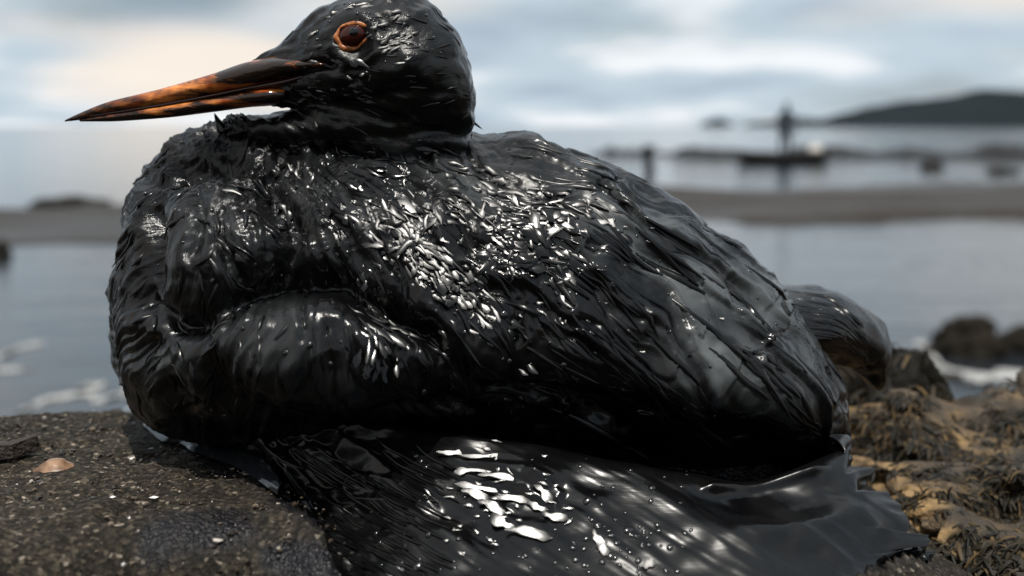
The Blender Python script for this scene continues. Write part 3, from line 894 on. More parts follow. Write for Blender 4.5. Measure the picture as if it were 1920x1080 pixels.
# --- matted feathers lying over one another, strips that follow the body, plus added glint plates
VF, FF, FA, FL = [], [], [], []
def flow3(p, nv, jit):
    x_, y_ = proj(np.array([[p.x, p.y, p.z]])); x_, y_ = float(x_[0]), float(y_[0])
    head = y_ < 250 and 460 < x_ < 900
    if head:
        a = math.atan2(y_ - 135, x_ - 430) * 0.7
    else:
        a = math.atan2(y_ - 190, x_ - 430) + 0.264
        if x_ < 470:
            a = 1.9 - 0.7 * (x_ - 220) / 250
    a += jit
    d = Vector((math.cos(a), 0.0, -math.sin(a)))
    d = d - nv * d.dot(nv)
    return d.normalized() if d.length > 1e-4 else Vector((1, 0, 0))
def feather(x0, y0, length, width, lift, jit=0.0, bvh_=None, steps=7, line=None, curve=0.5, lean=0.0, pxang=None):
    bvh_ = bvh_ or BV
    hh = surf_hit(x0, y0, bvh_)
    if hh[0] is None:
        return
    p, nv = hh[0], hh[1]
    if nv.dot(CAMV - p) < 0:
        nv = -nv
    if lean:  # rigid plate turned towards the camera-sun half vector so that it glints
        hv_ = ((CAMV - p).normalized() + sun_dir).normalized()
        nq = (nv * (1 - lean) + hv_ * lean).normalized()
        d = flow3(p, nv, jit) if pxang is None else Vector((math.cos(pxang), 0, -math.sin(pxang))); d = (d - nq * d.dot(nq)).normalized(); side = nq.cross(d).normalized()
        b = len(VF); ph = random.random() * 50
        base = p + nv * (lift + 0.22 * width)
        for i in range(steps):
            t = i / (steps - 1)
            en_ = min(1.0, (0.15 + 7 * t), (0.15 + 7 * (1 - t)))
            w = width * en_ * (0.66 + 0.34 * math.sin(ph * 7 + t * 5.0 + math.sin(ph + 9 * t)))
            c_ = base + d * (t - 0.5) * length + side * (0.35 * width * math.sin(ph * 3 + 4.5 * t)) - nq * (0.018 * length * (2 * t - 1) ** 2)
            for j in range(5):
                q_ = j / 2 - 1
                VF.append(tuple(c_ + side * w * q_ + nq * (w * curve * (1 - q_ * q_)))); FA.append(ph + j * 0.012); FL.append(ph + t * 0.25)
        for i in range(steps - 1):
            for j in range(4):
                FF.append((b + i * 5 + j, b + i * 5 + j + 1, b + (i + 1) * 5 + j + 1, b + (i + 1) * 5 + j))
        return
    b = len(VF); prev = None; ok = []
    ph = random.random() * 50
    for i in range(steps):
        t = i / (steps - 1)
        if line is not None:
            k = t * (len(line) - 1); q = min(int(k), len(line) - 2); fr_ = k - q
            hx = surf_hit(line[q][0] * (1 - fr_) + line[q + 1][0] * fr_, line[q][1] * (1 - fr_) + line[q + 1][1] * fr_, bvh_)
            if hx[0] is None:
                return
            d = (hx[0] - p).normalized() if i else (at(line[1][0], line[1][1], p.y) - at(line[0][0], line[0][1], p.y)).normalized()
            p, nv = hx[0], hx[1]
            if nv.dot(CAMV - p) < 0:
                nv = -nv
            d = (d - nv * d.dot(nv)).normalized()
        else:
            d = flow3(p, nv, jit)
        nq = nv
        side = nq.cross(d).normalized()
        w = width * (0.35 + 1.6 * t - 1.75 * t ** 2.2) * 0.75
        w = max(w, width * 0.05)
        up_ = nv * (lift * (-0.25 + 1.25 * t) + w * (1 - max(0.0, nq.dot(nv))) * 1.5)
        crown = nq * (w * curve)
        ok.append((p - side * w + up_ - nv * 0.0003, p - side * w * 0.5 + up_ + crown * 0.75, p + up_ + crown, p + side * w * 0.5 + up_ + crown * 0.75, p + side * w + up_ - nv * 0.0003, t))
        if line is None:
            nx = bvh_.find_nearest(p + d * (length / (steps - 1)))
            if nx[0] is None:
                return
            p = nx[0]; nv = (nv * 0.5 + nx[1] * 0.5).normalized()
    for row in ok:
        for j in range(5):
            VF.append(tuple(row[j])); FA.append(ph + j * 0.012); FL.append(ph + row[5] * 0.25)
    for i in range(steps - 1):
        for j in range(4):
            FF.append((b + i * 5 + j, b + i * 5 + j + 1, b + (i + 1) * 5 + j + 1, b + (i + 1) * 5 + j))
PXM = Y0 / FPX
rf = random.Random(5)
# added feather plates, tilted between camera and sun to make the glints
def gate(x_, y_):
    return float(noise3(x_ / 55, y_ / 45, 0.5, 301)) + 0.5 * float(noise3(x_ / 22, y_ / 20, 0.5, 302))
for k in range(900):
    u_, v_ = rf.gauss(0, 105), rf.gauss(0, 48)
    if rf.random() < 0.22:
        u_ *= 1.9; v_ *= 1.9
    x_, y_ = 915 + u_ * 0.96 - v_ * 0.25, 462 + u_ * 0.05 + v_ * 1.15
    g_ = gate(x_, y_)
    if g_ < -0.05:
        continue
    z_ = rf.random() ** 2.4 * (0.6 + g_)
    feather(x_, y_, (7 + 40 * z_) * PXM, (2.4 + 8 * z_) * PXM, 0.0006, rf.gauss(0, .6), curve=rf.uniform(0.04, 0.25), lean=rf.uniform(0.6, 1.0), steps=5)
for k in range(150):
    x_ = rf.gauss(815, 40); y_ = 500 + (x_ - 815) * 0.8 + rf.gauss(0, 22)
    feather(x_, y_, rf.uniform(10, 58) * PXM, rf.uniform(2, 7.5) * PXM, 0.0004, rf.gauss(0.05, .25), curve=rf.uniform(0.02, 0.08), lean=rf.uniform(0.82, 1.0), steps=9)
for k in range(80):
    x_, y_ = rf.gauss(975, 58), rf.gauss(438, 32)
    feather(x_, y_, rf.uniform(10, 38) * PXM, rf.uniform(3, 8) * PXM, 0.0003, rf.gauss(-0.3, .6), curve=rf.uniform(0.03, 0.12), lean=rf.uniform(0.82, 1.0))
for k in range(36):
    x_, y_ = rf.uniform(520, 1180), rf.uniform(270, 420)
    feather(x_, y_, rf.uniform(16, 40) * PXM, rf.uniform(4, 7) * PXM, 0.0010, rf.gauss(0, .3), curve=0.15, lean=rf.uniform(0.4, 1.0))
for k in range(26):
    x_, y_ = rf.gauss(710, 18), rf.gauss(640, 34)
    feather(x_, y_, rf.uniform(25, 60) * PXM, rf.uniform(4, 7) * PXM, 0.0010, rf.gauss(0.3, .15), curve=0.12, lean=rf.uniform(0.5, 1.0))
for k in range(70):
    x_, y_ = rf.uniform(560, 720), rf.uniform(8, 120)
    if math.hypot(x_ - 662, y_ - 67) < 50 or y_ < 320 - 0.47 * x_:
        continue
    feather(x_, y_, rf.uniform(14, 34) * PXM, rf.uniform(3, 5.5) * PXM, 0.0006, rf.gauss(0, .3), curve=0.15, lean=rf.uniform(0.5, 1.0))
for k in range(30):
    x_, y_ = rf.gauss(735, 22), rf.gauss(70, 18)
    feather(x_, y_, rf.uniform(14, 30) * PXM, rf.uniform(2.5, 4.5) * PXM, 0.0006, rf.gauss(-0.4, .3), curve=0.15, lean=rf.uniform(0.5, 1.0))
for k in range(50):
    x_, y_ = rf.uniform(530, 700), rf.uniform(135, 190)
    feather(x_, y_, rf.uniform(10, 22) * PXM, rf.uniform(2, 4) * PXM, 0.0006, rf.gauss(0, .5), curve=0.15, lean=rf.uniform(0.3, 0.9))
for k in range(170):
    x_, y_ = rf.uniform(480, 1150), rf.uniform(262, 690)
    if y_ > 300 + 0.55 * (x_ - 250) + 170 or surf_hit(x_, y_, BV)[0] is None:
        continue
    q = (x_ - 480) / 770
    feather(x_, y_, (38 + 50 * q) * PXM * rf.uniform(.7, 1.4), (5.5 + 5 * q) * PXM * rf.uniform(.6, 1.3), 0.0009, rf.gauss(0, .22), curve=rf.uniform(0.2, 0.6))
for k in range(60):
    x_, y_ = rf.uniform(1000, 1540), rf.uniform(320, 830)
    feather(x_, y_, rf.uniform(90, 190) * PXM, rf.uniform(6, 13) * PXM, 0.0010, rf.gauss(0, .10), steps=10, curve=rf.uniform(0.15, 0.4))
for k in range(90):
    x_, y_ = rf.uniform(235, 520), rf.uniform(235, 760)
    feather(x_, y_, rf.uniform(35, 80) * PXM, rf.uniform(5, 10) * PXM, 0.0016, rf.gauss(0, .5), curve=rf.uniform(0.2, 0.6))
for k in range(30):
    x_, y_ = rf.uniform(400, 800), rf.uniform(560, 780)
    feather(x_, y_, rf.uniform(40, 90) * PXM, rf.uniform(6, 10) * PXM, 0.0010, rf.gauss(0, .25), curve=rf.uniform(0.15, 0.4))
for k in range(60):
    x_, y_ = rf.uniform(520, 880), rf.uniform(2, 240)
    if math.hypot(x_ - 662, y_ - 67) < 46 or (x_ < 640 and y_ > 90 and y_ < 150):
        continue
    feather(x_, y_, rf.uniform(18, 40) * PXM, rf.uniform(3, 5.5) * PXM, 0.0005, rf.gauss(0, .25), curve=rf.uniform(0.2, 0.5))
for ln in ([(1015, 762), (1080, 785), (1150, 825), (1225, 862)], [(1000, 590), (1060, 640), (1120, 690), (1150, 705)], [(1090, 600), (1150, 650), (1200, 690), (1240, 730)], [(930, 560), (1000, 585), (1060, 640)],
           [(1160, 690), (1220, 740), (1260, 790)], [(1260, 560), (1340, 620), (1400, 680)], [(1300, 500), (1400, 570), (1470, 650)], [(1340, 620), (1420, 690), (1480, 780)], [(680, 610), (720, 640), (745, 690)], [(860, 440), (930, 520), (960, 560)]):
    feather(ln[0][0], ln[0][1], 0, 11 * PXM, 0.0014, steps=12, line=ln, curve=0.45)
feathers = mesh_obj('feathers', VF, FF, M_FEATHER, bird)
feathers['kind'] = 'stuff'
set_flow(feathers, FA, FL)
VF, FF, FA, FL = [], [], [], []

# --- bill: two mandibles with a dark gape between
def loft_path(name, rows, mat, parent, Yc, nsec=20, nring=60, attr=None, smooth=True):
    """rows: photo x, top y, bottom y, half depth m"""
    T = np.array(rows, float); k = np.arange(len(T)); q = np.linspace(0, len(T) - 1, nring)
    X, A_, B_, H_ = [cr(k, T[:, c], q) for c in range(4)]
    V = []; tipv = []
    for i, (x, a, b, h) in enumerate(zip(X, A_, B_, H_)):
        p0, p1 = at(x, a, Yc), at(x, b, Yc); c = (p0 + p1) / 2; hz = (p0.z - p1.z) / 2
        for s in range(nsec):
            an = 2 * math.pi * s / nsec
            V.append((c.x, Yc - h * math.cos(an), c.z + hz * math.sin(an)))
            tipv.append(float(1 - sstep(170, 400, x + 60 * math.sin(i * 1.7 + s * .9))))
    o = mesh_obj(name, V, ring_faces(nring, nsec), mat, parent, smooth)
    if attr:
        at_ = o.data.attributes.new(attr, 'FLOAT', 'POINT'); at_.data.foreach_set('value', np.array(tipv, np.float32))
    return o
loft_path('upper_mandible', [(122, 225, 228, .0005), (150, 212, 225, .0016), (200, 192, 215, .0030), (300, 167, 199, .0050), (400, 138, 180, .0075), (470, 115, 166, .0105), (530, 106, 150, .0135), (580, 110, 140, .0180), (612, 116, 134, .0215), (632, 120, 128, .020)], M_BILL, bird, YH - 0.004, attr='tip')
loft_path('lower_mandible', [(150, 224, 228, .0008), (200, 214, 228, .0025), (300, 197, 222, .0048), (400, 180, 210, .0072), (470, 168, 201, .0095), (510, 162, 198, .0110), (540, 165, 190, .008)], M_BILL, bird, YH - 0.004, attr='tip')
loft_path('gape', [(170, 215, 222, .0018), (300, 193, 204, .0042), (400, 174, 187, .0062), (470, 160, 174, .0085), (540, 145, 166, .0115), (590, 134, 150, .0150)], M_GAPE, bird, YH - 0.004)

# --- eye
h = surf_hit(662, 67, BV)
ec = h[0]; en = (Vector((0, -1, 0)) * 0.75 + h[1] * 0.25).normalized()
right = Vector((0, 0, 1)).cross(en).normalized() * -1; upv = en.cross(right).normalized()
if upv.z < 0:
    upv = -upv
if right.x < 0:
    right = -right
S = Y0 / FPX
def disc_pt(a, ra, rb, tilt):
    x, y = ra * math.cos(a), rb * math.sin(a)
    return right * (x * math.cos(tilt) - y * math.sin(tilt)) + upv * (x * math.sin(tilt) + y * math.cos(tilt))
TL = math.radians(18)
eye = None
def ball(name, c, ra, rb, rd, mat, parent):
    V = []; nn, mm = 24, 14
    for i in range(mm + 1):
        t = math.pi * i / mm
        for j in range(nn):
            V.append(c + disc_pt(2 * math.pi * j / nn, ra * math.sin(t), rb * math.sin(t), TL) + en * rd * math.cos(t))
    return mesh_obj(name, [tuple(q) for q in V], ring_faces(mm + 1, nn, False), mat, parent)
c0 = ec + en * 0.0002
eye = ball('eye', c0, 25 * S, 19 * S, 0.0042, M_IRIS, bird)
ball('pupil', c0 + en * 0.0016 + right * 0.0008 + upv * 0.0010, 13 * S, 11 * S, 0.0030, M_PUPIL, eye)
V = []; nn, mm = 64, 12
for i in range(nn):
    a = 2 * math.pi * i / nn
    wob = 1 + 0.06 * math.sin(3 * a + 1) + 0.04 * math.sin(7 * a)
    rr = (4.3 + 1.5 * math.sin(a * 2 + 0.6) + 0.8 * math.sin(a * 5)) * S
    ctr = c0 + disc_pt(a, 28 * S * wob, 20 * S * wob, TL) + en * 0.0008
    rad = disc_pt(a, 1, 1, TL).normalized()
    for j in range(mm):
        b = 2 * math.pi * j / mm
        V.append(ctr + rad * rr * math.cos(b) + en * rr * math.sin(b))
Fr = [(i * mm + j, ((i + 1) % nn) * mm + j, ((i + 1) % nn) * mm + (j + 1) % mm, i * mm + (j + 1) % mm) for i in range(nn) for j in range(mm)]
mesh_obj('eye_ring', [tuple(q) for q in V], Fr, M_RING, bird)
# orange skin running from the eye towards the bill
def strip_on(name, line, widths, mat, parent, lift=0.0006):
    V = []; nn = 30
    q = np.linspace(0, len(line) - 1, nn); k = np.arange(len(line))
    X = cr(k, [p[0] for p in line], q); Yp = cr(k, [p[1] for p in line], q); Wd = cr(k, widths, q)
    for x, y, w in zip(X, Yp, Wd):
        for s in (-1, -0.5, 0, 0.5, 1):
            hh = surf_hit(x + 0.4 * s * w, y + s * w, BV)
            p = hh[0] if hh[0] is not None else at(x, y, YH - 0.03)
            V.append(tuple(p + (hh[1] if hh[1] is not None else Vector((0, -1, 0))) * lift * (1.6 - s * s)))
    F = [(i * 5 + j, i * 5 + j + 1, (i + 1) * 5 + j + 1, (i + 1) * 5 + j) for i in range(nn - 1) for j in range(4)]
    return mesh_obj(name, V, F, mat, parent)

# --- tail / far wing tip arching down behind
def tube_path(name, rows, mat, parent, nsec=36, nring=90, disp=None):
    """rows: photo x, y, Y distance, half thickness px (on screen), half depth m"""
    T = np.array(rows, float); k = np.arange(len(T)); q = np.linspace(0, len(T) - 1, nring)
    X, Yp, Yd, TH, DP = [cr(k, T[:, c], q) for c in range(5)]
    C = [at(a, b, c) for a, b, c in zip(X, Yp, Yd)]
    V = []
    for i in range(nring):
        t = (C[min(i + 1, nring - 1)] - C[max(i - 1, 0)]).normalized()
        nrm_ = Vector((0, -1, 0)); nrm_ = (nrm_ - t * nrm_.dot(t)).normalized()
        bi = t.cross(nrm_).normalized()
        hh = TH[i] * Yd[i] / FPX
        for s in range(nsec):
            an = 2 * math.pi * s / nsec
            rdg = 1 + 0.045 * abs(math.cos(an * 6 + i * 0.02))
            V.append(tuple(C[i] + nrm_ * DP[i] * math.cos(an) * rdg + bi * hh * math.sin(an) * rdg))
    return mesh_obj(name, V, ring_faces(nring, nsec), mat, parent)
tail = tube_path('tail', [(1400, 600, .62, 60, .040), (1460, 605, .63, 66, .042), (1520, 606, .64, 70, .040), (1572, 618, .645, 64, .036), (1610, 646, .65, 50, .030), (1632, 682, .65, 34, .022), (1644, 712, .65, 20, .013), (1648, 728, .65, 10, .006)], M_BODY, bird)
m2 = tail.data; n2 = len(m2.vertices)
tc_ = np.empty(n2 * 3); m2.vertices.foreach_get('co', tc_); tc_ = tc_.reshape(-1, 3)
tn = np.empty(n2 * 3); m2.vertex_normals.foreach_get('vector', tn); tn = tn.reshape(-1, 3)
tc_ += tn * (0.0016 * fbm(tc_[:, 0] * 40, tc_[:, 1] * 50, tc_[:, 2] * 50, 3, 120))[:, None]
m2.vertices.foreach_set('co', tc_.ravel()); m2.update()
set_flow(tail, np.tile(np.arange(36) / 36 * 1.2, 90), np.repeat(np.arange(90) / 90 * 1.2, 36))

BT = BVHTree.FromPolygons(tc_.tolist(), [list(p_.vertices) for p_ in m2.polygons])
for k in range(46):
    o_ = rf.uniform(-62, 55)
    a_ = rf.uniform(0, 0.5)
    ln = [(1470, 602 + o_), (1555, 606 + o_ * .9), (1615, 642 + o_ * .62), (1646, 700 + o_ * .25)]
    ln = [tuple((1 - a_) * u_ + a_ * w_ for u_, w_ in zip(ln[i_], ln[i_ + 1])) for i_ in range(3)]
    feather(ln[0][0], ln[0][1], 0, rf.uniform(5, 10) * PXM, 0.0009, bvh_=BT, steps=10, line=ln, curve=0.35)
tfe = mesh_obj('feathers', VF, FF, M_FEATHER, tail); tfe['kind'] = 'stuff'
set_flow(tfe, FA, FL)
VF, FF, FA, FL = [], [], [], []

# --- the near wing spread limp over the ground in front of the body
def wing_surface():
    rows = [
        [(405, 720, .560), (540, 800, .552), (800, 832, .530), (1000, 860, .518), (1180, 898, .510), (1400, 930, .515), (1555, 880, .540), (1600, 850, .560)],
        [(420, 790, .562), (575, 850, .545), (800, 856, .523), (970, 880, .510), (1150, 925, .500), (1390, 965, .497), (1580, 920, .525), (1630, 905, .545)],
        [(450, 850, .562), (590, 925, .530), (790, 932, .507), (950, 955, .495), (1130, 985, .487), (1370, 1010, .480), (1590, 970, .508), (1690, 975, .525)],
        [(490, 905, .560), (600, 995, .515), (770, 1026, .484), (930, 1045, .473), (1110, 1060, .468), (1350, 1060, .468), (1600, 1025, .495), (1745, 1035, .505)],
        [(530, 965, .545), (620, 1050, .495), (760, 1106, .461), (930, 1130, .450), (1110, 1140, .448), (1350, 1120, .452), (1600, 1080, .480), (1748, 1062, .497)],
        [(545, 1010, .530), (640, 1100, .475), (760, 1190, .435), (930, 1210, .428), (1110, 1220, .426), (1350, 1190, .434), (1600, 1120, .466), (1745, 1078, .490)]]
    rows.insert(0, [(a_, b_ - 12, c_ + 0.05) for a_, b_, c_ in rows[0]])
    G = np.array([[tuple(at(*p)) for p in r_] for r_ in rows])
    nu, nv = 520, 230
    ku, kv = np.arange(8), np.arange(7)
    qu, qv = np.linspace(0, 7, nu), np.linspace(0, 6, nv)
    tmp = np.stack([np.stack([cr(ku, G[i, :, c], qu) for c in range(3)], -1) for i in range(7)])
    out = np.empty((nv, nu, 3))
    for c in range(3):
        for j in range(nu):
            out[:, j, c] = cr(kv, tmp[:, j, c], qv)
    return out, nu, nv
WS, nu, nv = wing_surface()
UU, VV = np.meshgrid(np.linspace(0, 1, nu), np.linspace(0, 1, nv))
wx, wy = proj(WS.reshape(-1, 3)); wx = wx.reshape(nv, nu); wy = wy.reshape(nv, nu)
Dz = 0.0014 * fbm(wx / 110, wy / 70, 0, 2, 140)
WS[:, :, 0] -= 0.011 * ((VV * 6.3 + 0.3 * fbm(VV * 5, 0.1, 0, 2, 150)) % 1.0) ** 1.6 * sstep(0.86, 1.0, UU)
WS[:, :, 0] += 0.0035 * fbm(VV * 9, 0.3, 0, 3, 149) * sstep(0.93, 1.0, UU)
# overlapping vanes: long low ridges running down and to the right
def ridge(pts, hgt, width, sharp=4.0):
    global Dz
    d, s, t = seg_dist(wx, wy, pts)
    tp_ = np.clip(np.minimum(t, 1 - t) * 6, 0, 1)
    sd = d * s
    Dz = Dz + hgt * tp_ * np.where(sd < 0, np.exp(-(sd / sharp) ** 2), np.exp(-(sd / width) ** 2))
for k, pts in enumerate([
        [(760, 842), (830, 850), (950, 862), (1010, 868)], [(800, 880), (880, 892), (980, 905), (1060, 930)],
        [(830, 905), (900, 925), (1000, 945)], [(850, 930), (930, 965), (960, 1000), (1030, 1010)],
        [(985, 905), (1030, 935), (1060, 960)], [(980, 945), (1055, 980)], [(560, 830), (640, 900), (760, 980), (900, 1060)],
        [(500, 830), (560, 910), (660, 1000), (760, 1090)], [(620, 830), (720, 900), (830, 990)], [(460, 800), (520, 900), (600, 1000)]]):
    ridge(pts, 0.0017 if k < 6 else 0.0035, 20 if k < 6 else 26, 7)
for k in range(16):
    t_ = k / 15
    x0 = 640 + 820 * t_; y0 = 838 + 70 * t_
    ridge([(x0, y0), (x0 + 120 + 40 * t_, y0 + 70 + 12 * math.sin(k * 2.3)), (x0 + 260, y0 + 160), (x0 + 360, y0 + 250)], 0.0006 + 0.0006 * math.sin(k * 1.7), 24, 12)
Dz += 0.0003 * noise3((wx * 0.5 - wy * 0.86) / 9, (wx * 0.86 + wy * 0.5) / 160, 0.4, 151) * sstep(0, 0.05, VV)
Dz += np.where(wx < 760, 0.004 * (0.5 - np.abs(fbm(wx / 75, wy / 45, 2, 3, 144))), 0) * sstep(800, 650, wx)
# hollow under the fold at the right, with a thin raised rim
dd, ss, tt = seg_dist(wx, wy, [(1310, 938), (1420, 925), (1560, 897)])
Dz += 0.004 * np.exp(-(dd / 7) ** 2) * np.clip(np.minimum(tt, 1 - tt) * 8, 0, 1)
Dz -= 0.009 * np.exp(-((((wx - 1450) * 0.97 + (wy - 955) * 0.2) / 125) ** 2 + ((wy - 955 - 0.0 * (wx - 1450)) / 40) ** 2) ** 1.6)
WS[:, :, 2] += Dz * 0.8 + 0.006
WS[:, :, 1] -= Dz * 0.6
wing = mesh_obj('wing', WS.reshape(-1, 3), grid_faces(nu, nv)[:, ::-1], M_WING, bird)
wing['label'] = 'limp oil-slicked near wing spread over the ground'
set_flow(wing, VV * 0.55 + UU * 0.15, UU * 2.2)
so = wing.modifiers.new('thick', 'SOLIDIFY'); so.thickness = 0.005; so.offset = -1

wz = BVHTree.FromPolygons(WS.reshape(-1, 3).tolist(), grid_faces(nu, nv).tolist())
idx = np.where((vp[:, 1] > 0.38) & (vp[:, 1] < 0.62) & (np.abs(vp[:, 0]) < 0.3))[0]
gv = ground.data.vertices
for i_ in idx:
    x_, y_, z_ = vp[i_]
    for ddx, ddy in ((0, 0), (0.012, 0), (-0.012, 0), (0, 0.012), (0, -0.012)):
        hh = wz.ray_cast(Vector((x_ + ddx, y_ + ddy, 0.3)), Vector((0, 0, 1)))
        if hh[0] is not None:
            z_ = min(z_, hh[0].z - 0.007)
    gv[i_].co.z = z_
for q_ in shore_rock.data.vertices:
    w_ = q_.co + RC
    if w_.y < 0.66 and w_.x < 0.34:
        for ddx, ddy in ((0, 0), (0.02, 0), (-0.02, 0), (0, 0.02), (0, -0.02)):
            hh = wz.ray_cast(Vector((w_.x + ddx, w_.y + ddy, 0.3)), Vector((0, 0, 1)))
            if hh[0] is not None:
                q_.co.z = min(q_.co.z, hh[0].z - 0.012 - RC.z)

# --- beads of oil and water clinging to the feathers
def beads(name, parent, bv, spots, mat):
    V, F = [], []
    base = bmesh.new(); bmesh.ops.create_icosphere(base, subdivisions=2, radius=1)
    bv_ = [q.co.copy() for q in base.verts]; bf = [[w.index for w in q.verts] for q in base.faces]; base.free()
    for (x, y, rr) in spots:
        hh = surf_hit(x, y, bv)
        if hh[0] is None or hh[0].y > 0.68:
            continue
        nn_ = hh[1]; b = len(V); t1 = nn_.orthogonal().normalized(); t2 = nn_.cross(t1)
        e = random.uniform(0.8, 1.5)
        for q in bv_:
            V.append(tuple(hh[0] + t1 * q.x * rr * e + t2 * q.y * rr + nn_ * q.z * rr * 0.6))
        F += [tuple(i + b for i in q) for q in bf]
    o = mesh_obj(name, V, F, mat, parent); o['kind'] = 'stuff'
    return o
M_BEAD = NT('wet_bead').set(Base_Color=(0.01, 0.01, 0.011, 1), Roughness=0.18, IOR=1.6).m
spots = []
for k in range(150):
    spots.append((random.gauss(900, 190), random.gauss(520, 110), random.uniform(.0004, .0009)))
for k in range(50):
    spots.append((random.uniform(260, 1500), random.uniform(260, 800), random.uniform(.0005, .0014)))
for k in range(60):
    spots.append((random.gauss(700, 60), random.gauss(40, 30), random.uniform(.0004, .0010)))
spots += [(1057, 685, .0016), (1110, 625, .0016), (1000, 720, .0020), (975, 745, .0016), (795, 735, .0022), (955, 678, .0016), (1155, 840, .0016), (620, 683, .0016), (945, 590, .002)]
beads('oil_droplets', bird, BV, spots, M_BEAD)
me_w = WS.reshape(-1, 3)
BW = BVHTree.FromPolygons(me_w.tolist(), grid_faces(nu, nv).tolist())
for k in range(120):
    x_, y_ = rf.uniform(480, 800), rf.uniform(800, 1070)
    ln = [(x_, y_), (x_ + 30, y_ + 26), (x_ + 75, y_ + 50)]
    feather(x_, y_, 0, rf.uniform(4, 10) * 0.5 / FPX, 0.0010, bvh_=BW, steps=8, line=ln, curve=0.35)
for (cx_, cy_, L_, w_, an_) in ((848, 849, 60, 6, -4), (908, 857, 92, 5, 5), (885, 888, 70, 7, 3), (945, 899, 100, 6, 10), (905, 918, 110, 6, 9), (962, 938, 80, 6, 12), (893, 931, 60, 8, 25), (925, 955, 66, 9, 42), (945, 982, 55, 10, 52), (990, 1003, 90, 8, 12),
                                (1018, 929, 50, 8, 50), (1008, 951, 44, 6, 26), (1040, 970, 52, 7, 30), (1122, 1012, 40, 6, 75), (1130, 1032, 30, 6, 50), (1215, 1060, 26, 7, 10)):
    feather(cx_, cy_, L_ * 0.5 / FPX, w_ * 0.5 / FPX * 1.25, 0.0010, bvh_=BW, steps=13, curve=0.03, lean=0.98, pxang=math.radians(an_))  # plates added as glint streaks, turned to mirror the sun
for k in range(46):
    cx_, cy_ = rf.gauss(930, 75), rf.gauss(935, 55)
    feather(cx_, cy_, rf.uniform(5, 22) * 0.5 / FPX, rf.uniform(1.5, 4) * 0.5 / FPX, 0.0008, bvh_=BW, steps=6, curve=0.06, lean=rf.uniform(0.85, 1.0), pxang=math.radians(rf.gauss(18, 22)))  # smaller glint plates added around the streaks
vanes = mesh_obj('feathers', VF, FF, M_FEATHER, wing); vanes['kind'] = 'stuff'
set_flow(vanes, FA, FL)
spots = [(640, 893, .0016), (705, 1000, .0018), (803, 1003, .0016), (860, 1010, .0014), (783, 1062, .0020), (985, 1042, .0016), (1110, 975, .0016), (1235, 995, .0016), (780, 855, .0014), (800, 875, .0014), (790, 865, .001)]
for k in range(70):
    spots.append((random.gauss(1130, 70), random.gauss(1025, 40), random.uniform(.0006, .0018)))
for k in range(60):
    spots.append((random.uniform(600, 1300), random.uniform(860, 1075), random.uniform(.0005, .0011)))
beads('oil_droplets', wing, BW, spots, M_BEAD)

# --- a few stray spiky feathers
def spike(a, b, w, Yc):
    p0, p1 = at(a[0], a[1], Yc), at(b[0], b[1], Yc); V = []; nn = 10
    d = (p1 - p0)
    for i in range(nn):
        t = i / (nn - 1); c = p0 + d * t; rr = w * (1 - t) ** 0.8 + 0.0001
        for j in range(6):
            an = j * math.pi / 3
            V.append((c.x + rr * math.cos(an), c.y + rr * math.sin(an) * 0.6, c.z + 0.4 * rr * math.sin(an)))
    return mesh_obj('stray_feather', V, ring_faces(nn, 6), M_BODY, bird)
spike((418, 246), (402, 212), .0030, 0.585)
spike((868, 215), (905, 243), .0022, 0.585)
spike((462, 250), (470, 222), .0026, 0.583)

# ------------------------------------------------------------------ oily puddle against the breast
M_PUDDLE = NT('oily_water').set(Base_Color=(0.012, 0.014, 0.017, 1), Roughness=0.07, IOR=1.4)
M_PUDDLE.link(M_PUDDLE.bump(M_PUDDLE.noise(120, 3), 0.0006, 0.5), 'Normal')
PT = [(236, 752, 10), (285, 790, 26), (345, 826, 34), (410, 858, 36), (465, 892, 30), (505, 940, 18), (525, 965, 5)]
V = []
kk = np.arange(len(PT)); qq = np.linspace(0, len(PT) - 1, 70)
for x_, y_, w_ in zip(cr(kk, [p[0] for p in PT], qq), cr(kk, [p[1] for p in PT], qq), cr(kk, [p[2] for p in PT], qq)):
    for q_ in np.linspace(-1, 1, 9):
        ww = w_ * (1 + 0.35 * float(noise3(x_ / 30, q_, 0, 401)))
        p = at_z(x_ - q_ * ww * 0.75, y_ + q_ * ww * 0.55, GZ + 0.004)
        p.z = beach_h(np.array([p.x]), np.array([p.y]))[0] + 0.0035 * (1 - q_ * q_) + 0.0012
        V.append(tuple(p))
puddle = mesh_obj('oily_puddle', V, grid_faces(9, 70)[:, ::-1], M_PUDDLE.m)
tag(puddle, 'narrow puddle of oily water on the sand against the breast of the bird', 'puddle')

# ------------------------------------------------------------------ litter on the sand
def ground_pt(a, b):
    for z in np.arange(0.70, 0.40, -0.0015):
        p = at_z(a, b, z)
        if beach_h(np.array([p.x]), np.array([p.y]))[0] >= z:
            return p
    return p
g = ground_pt(105, 884)
V = []
for i in range(9):
    t = i / 8
    for j in range(14):
        a = 2 * math.pi * j / 14
        rr = 0.009 * math.sin(math.pi * (0.12 + 0.5 * t)) * (1 + 0.07 * math.cos(a * 7))
        V.append((g.x + rr * 1.15 * math.cos(a), g.y + rr * math.sin(a), g.z - 0.001 + 0.006 * (1 - t) if i else g.z + 0.006))
shell = mesh_obj('shell', V, ring_faces(9, 14), M_SHELL)
tag(shell, 'small orange-tan seashell lying on the dark sand', 'shell')
g = ground_pt(22, 862)
bm = bmesh.new()
outline = [(-.026, -.006), (-.014, .006), (-.002, .003), (.011, .010), (.013, .005), (.004, -.007), (-.010, -.008)]
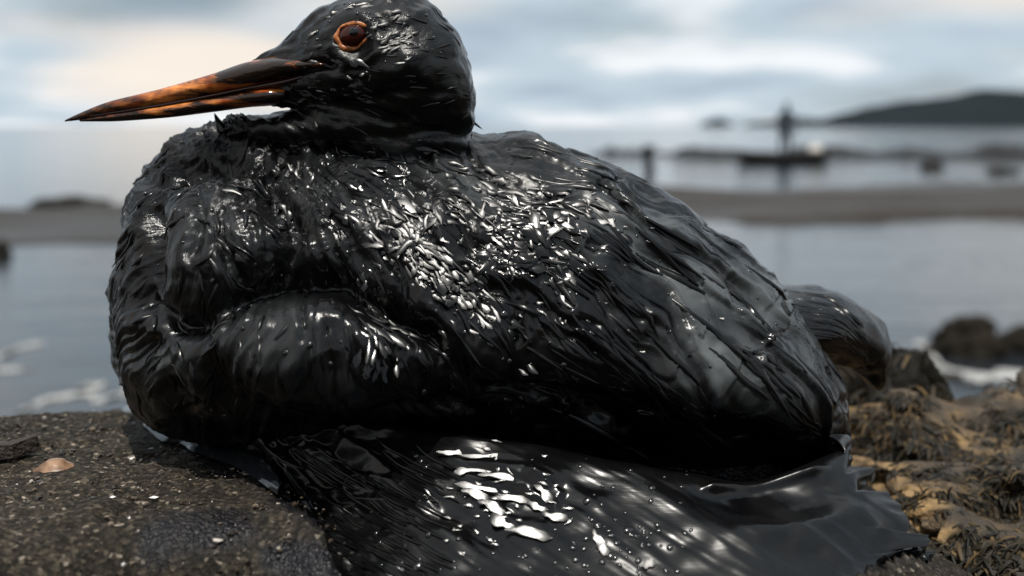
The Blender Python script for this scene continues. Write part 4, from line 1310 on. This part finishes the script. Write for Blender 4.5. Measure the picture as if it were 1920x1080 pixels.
lo = [bm.verts.new((g.x + x, g.y + y, g.z + 0.002 + 0.10 * max(x, 0))) for x, y in outline]
hi = [bm.verts.new((g.x + x * .9, g.y + y * .9, g.z + 0.009 + 0.20 * max(x, 0))) for x, y in outline]
bm.faces.new(lo[::-1]); bm.faces.new(hi)
for i in range(len(outline)):
    k = (i + 1) % len(outline); bm.faces.new((lo[i], lo[k], hi[k], hi[i]))
mc = bpy.data.meshes.new('wood_chip'); bm.to_mesh(mc); bm.free(); mc.materials.append(M_CHIP)
chip = bpy.data.objects.new('wood_chip', mc); COL.objects.link(chip)
tag(chip, 'flat dark driftwood chip lying on the sand near the shell', 'driftwood')

# grit and small pebbles scattered over the sand
def grit(n, x0, x1, y0, y1, r0, r1, seed):
    rg = np.random.default_rng(seed)
    ico = bmesh.new(); bmesh.ops.create_icosphere(ico, subdivisions=1, radius=1)
    bvv = np.array([q.co[:] for q in ico.verts]); bff = np.array([[w.index for w in q.verts] for q in ico.faces]); ico.free()
    # icosahedron squashed and jittered per stone
    X = rg.uniform(x0, x1, n); Y_ = rg.uniform(y0, y1, n); H = beach_h(X, Y_)
    keep = np.array([wz.ray_cast(Vector((a_ + 0.004, b_, 1.5)), Vector((0, 0, -1)))[0] is None for a_, b_ in zip(X, Y_)])
    X, Y_, H = X[keep], Y_[keep], H[keep]; n = len(X)
    R = r0 + (r1 - r0) * rg.random(n) ** 4
    J_ = 1 + 0.25 * rg.standard_normal((n, len(bvv), 1))
    P_ = bvv[None] * J_ * R[:, None, None] * np.stack([rg.uniform(.8, 1.4, n), rg.uniform(.8, 1.3, n), rg.uniform(.5, .9, n)], -1)[:, None, :]
    P_ += np.stack([X, Y_, H + R * 0.25], -1)[:, None, :]
    F_ = bff[None] + (np.arange(n) * len(bvv))[:, None, None]
    o = mesh_obj('grit', P_.reshape(-1, 3), F_.reshape(-1, 3), M_GRIT, smooth=False)
    o['kind'] = 'stuff'; o['label'] = 'coarse wet grit and tiny pebbles strewn over the dark sand'
    return o
grit(14000, -0.55, 0.02, 0.36, 0.95, 0.0003, 0.0016, 5)
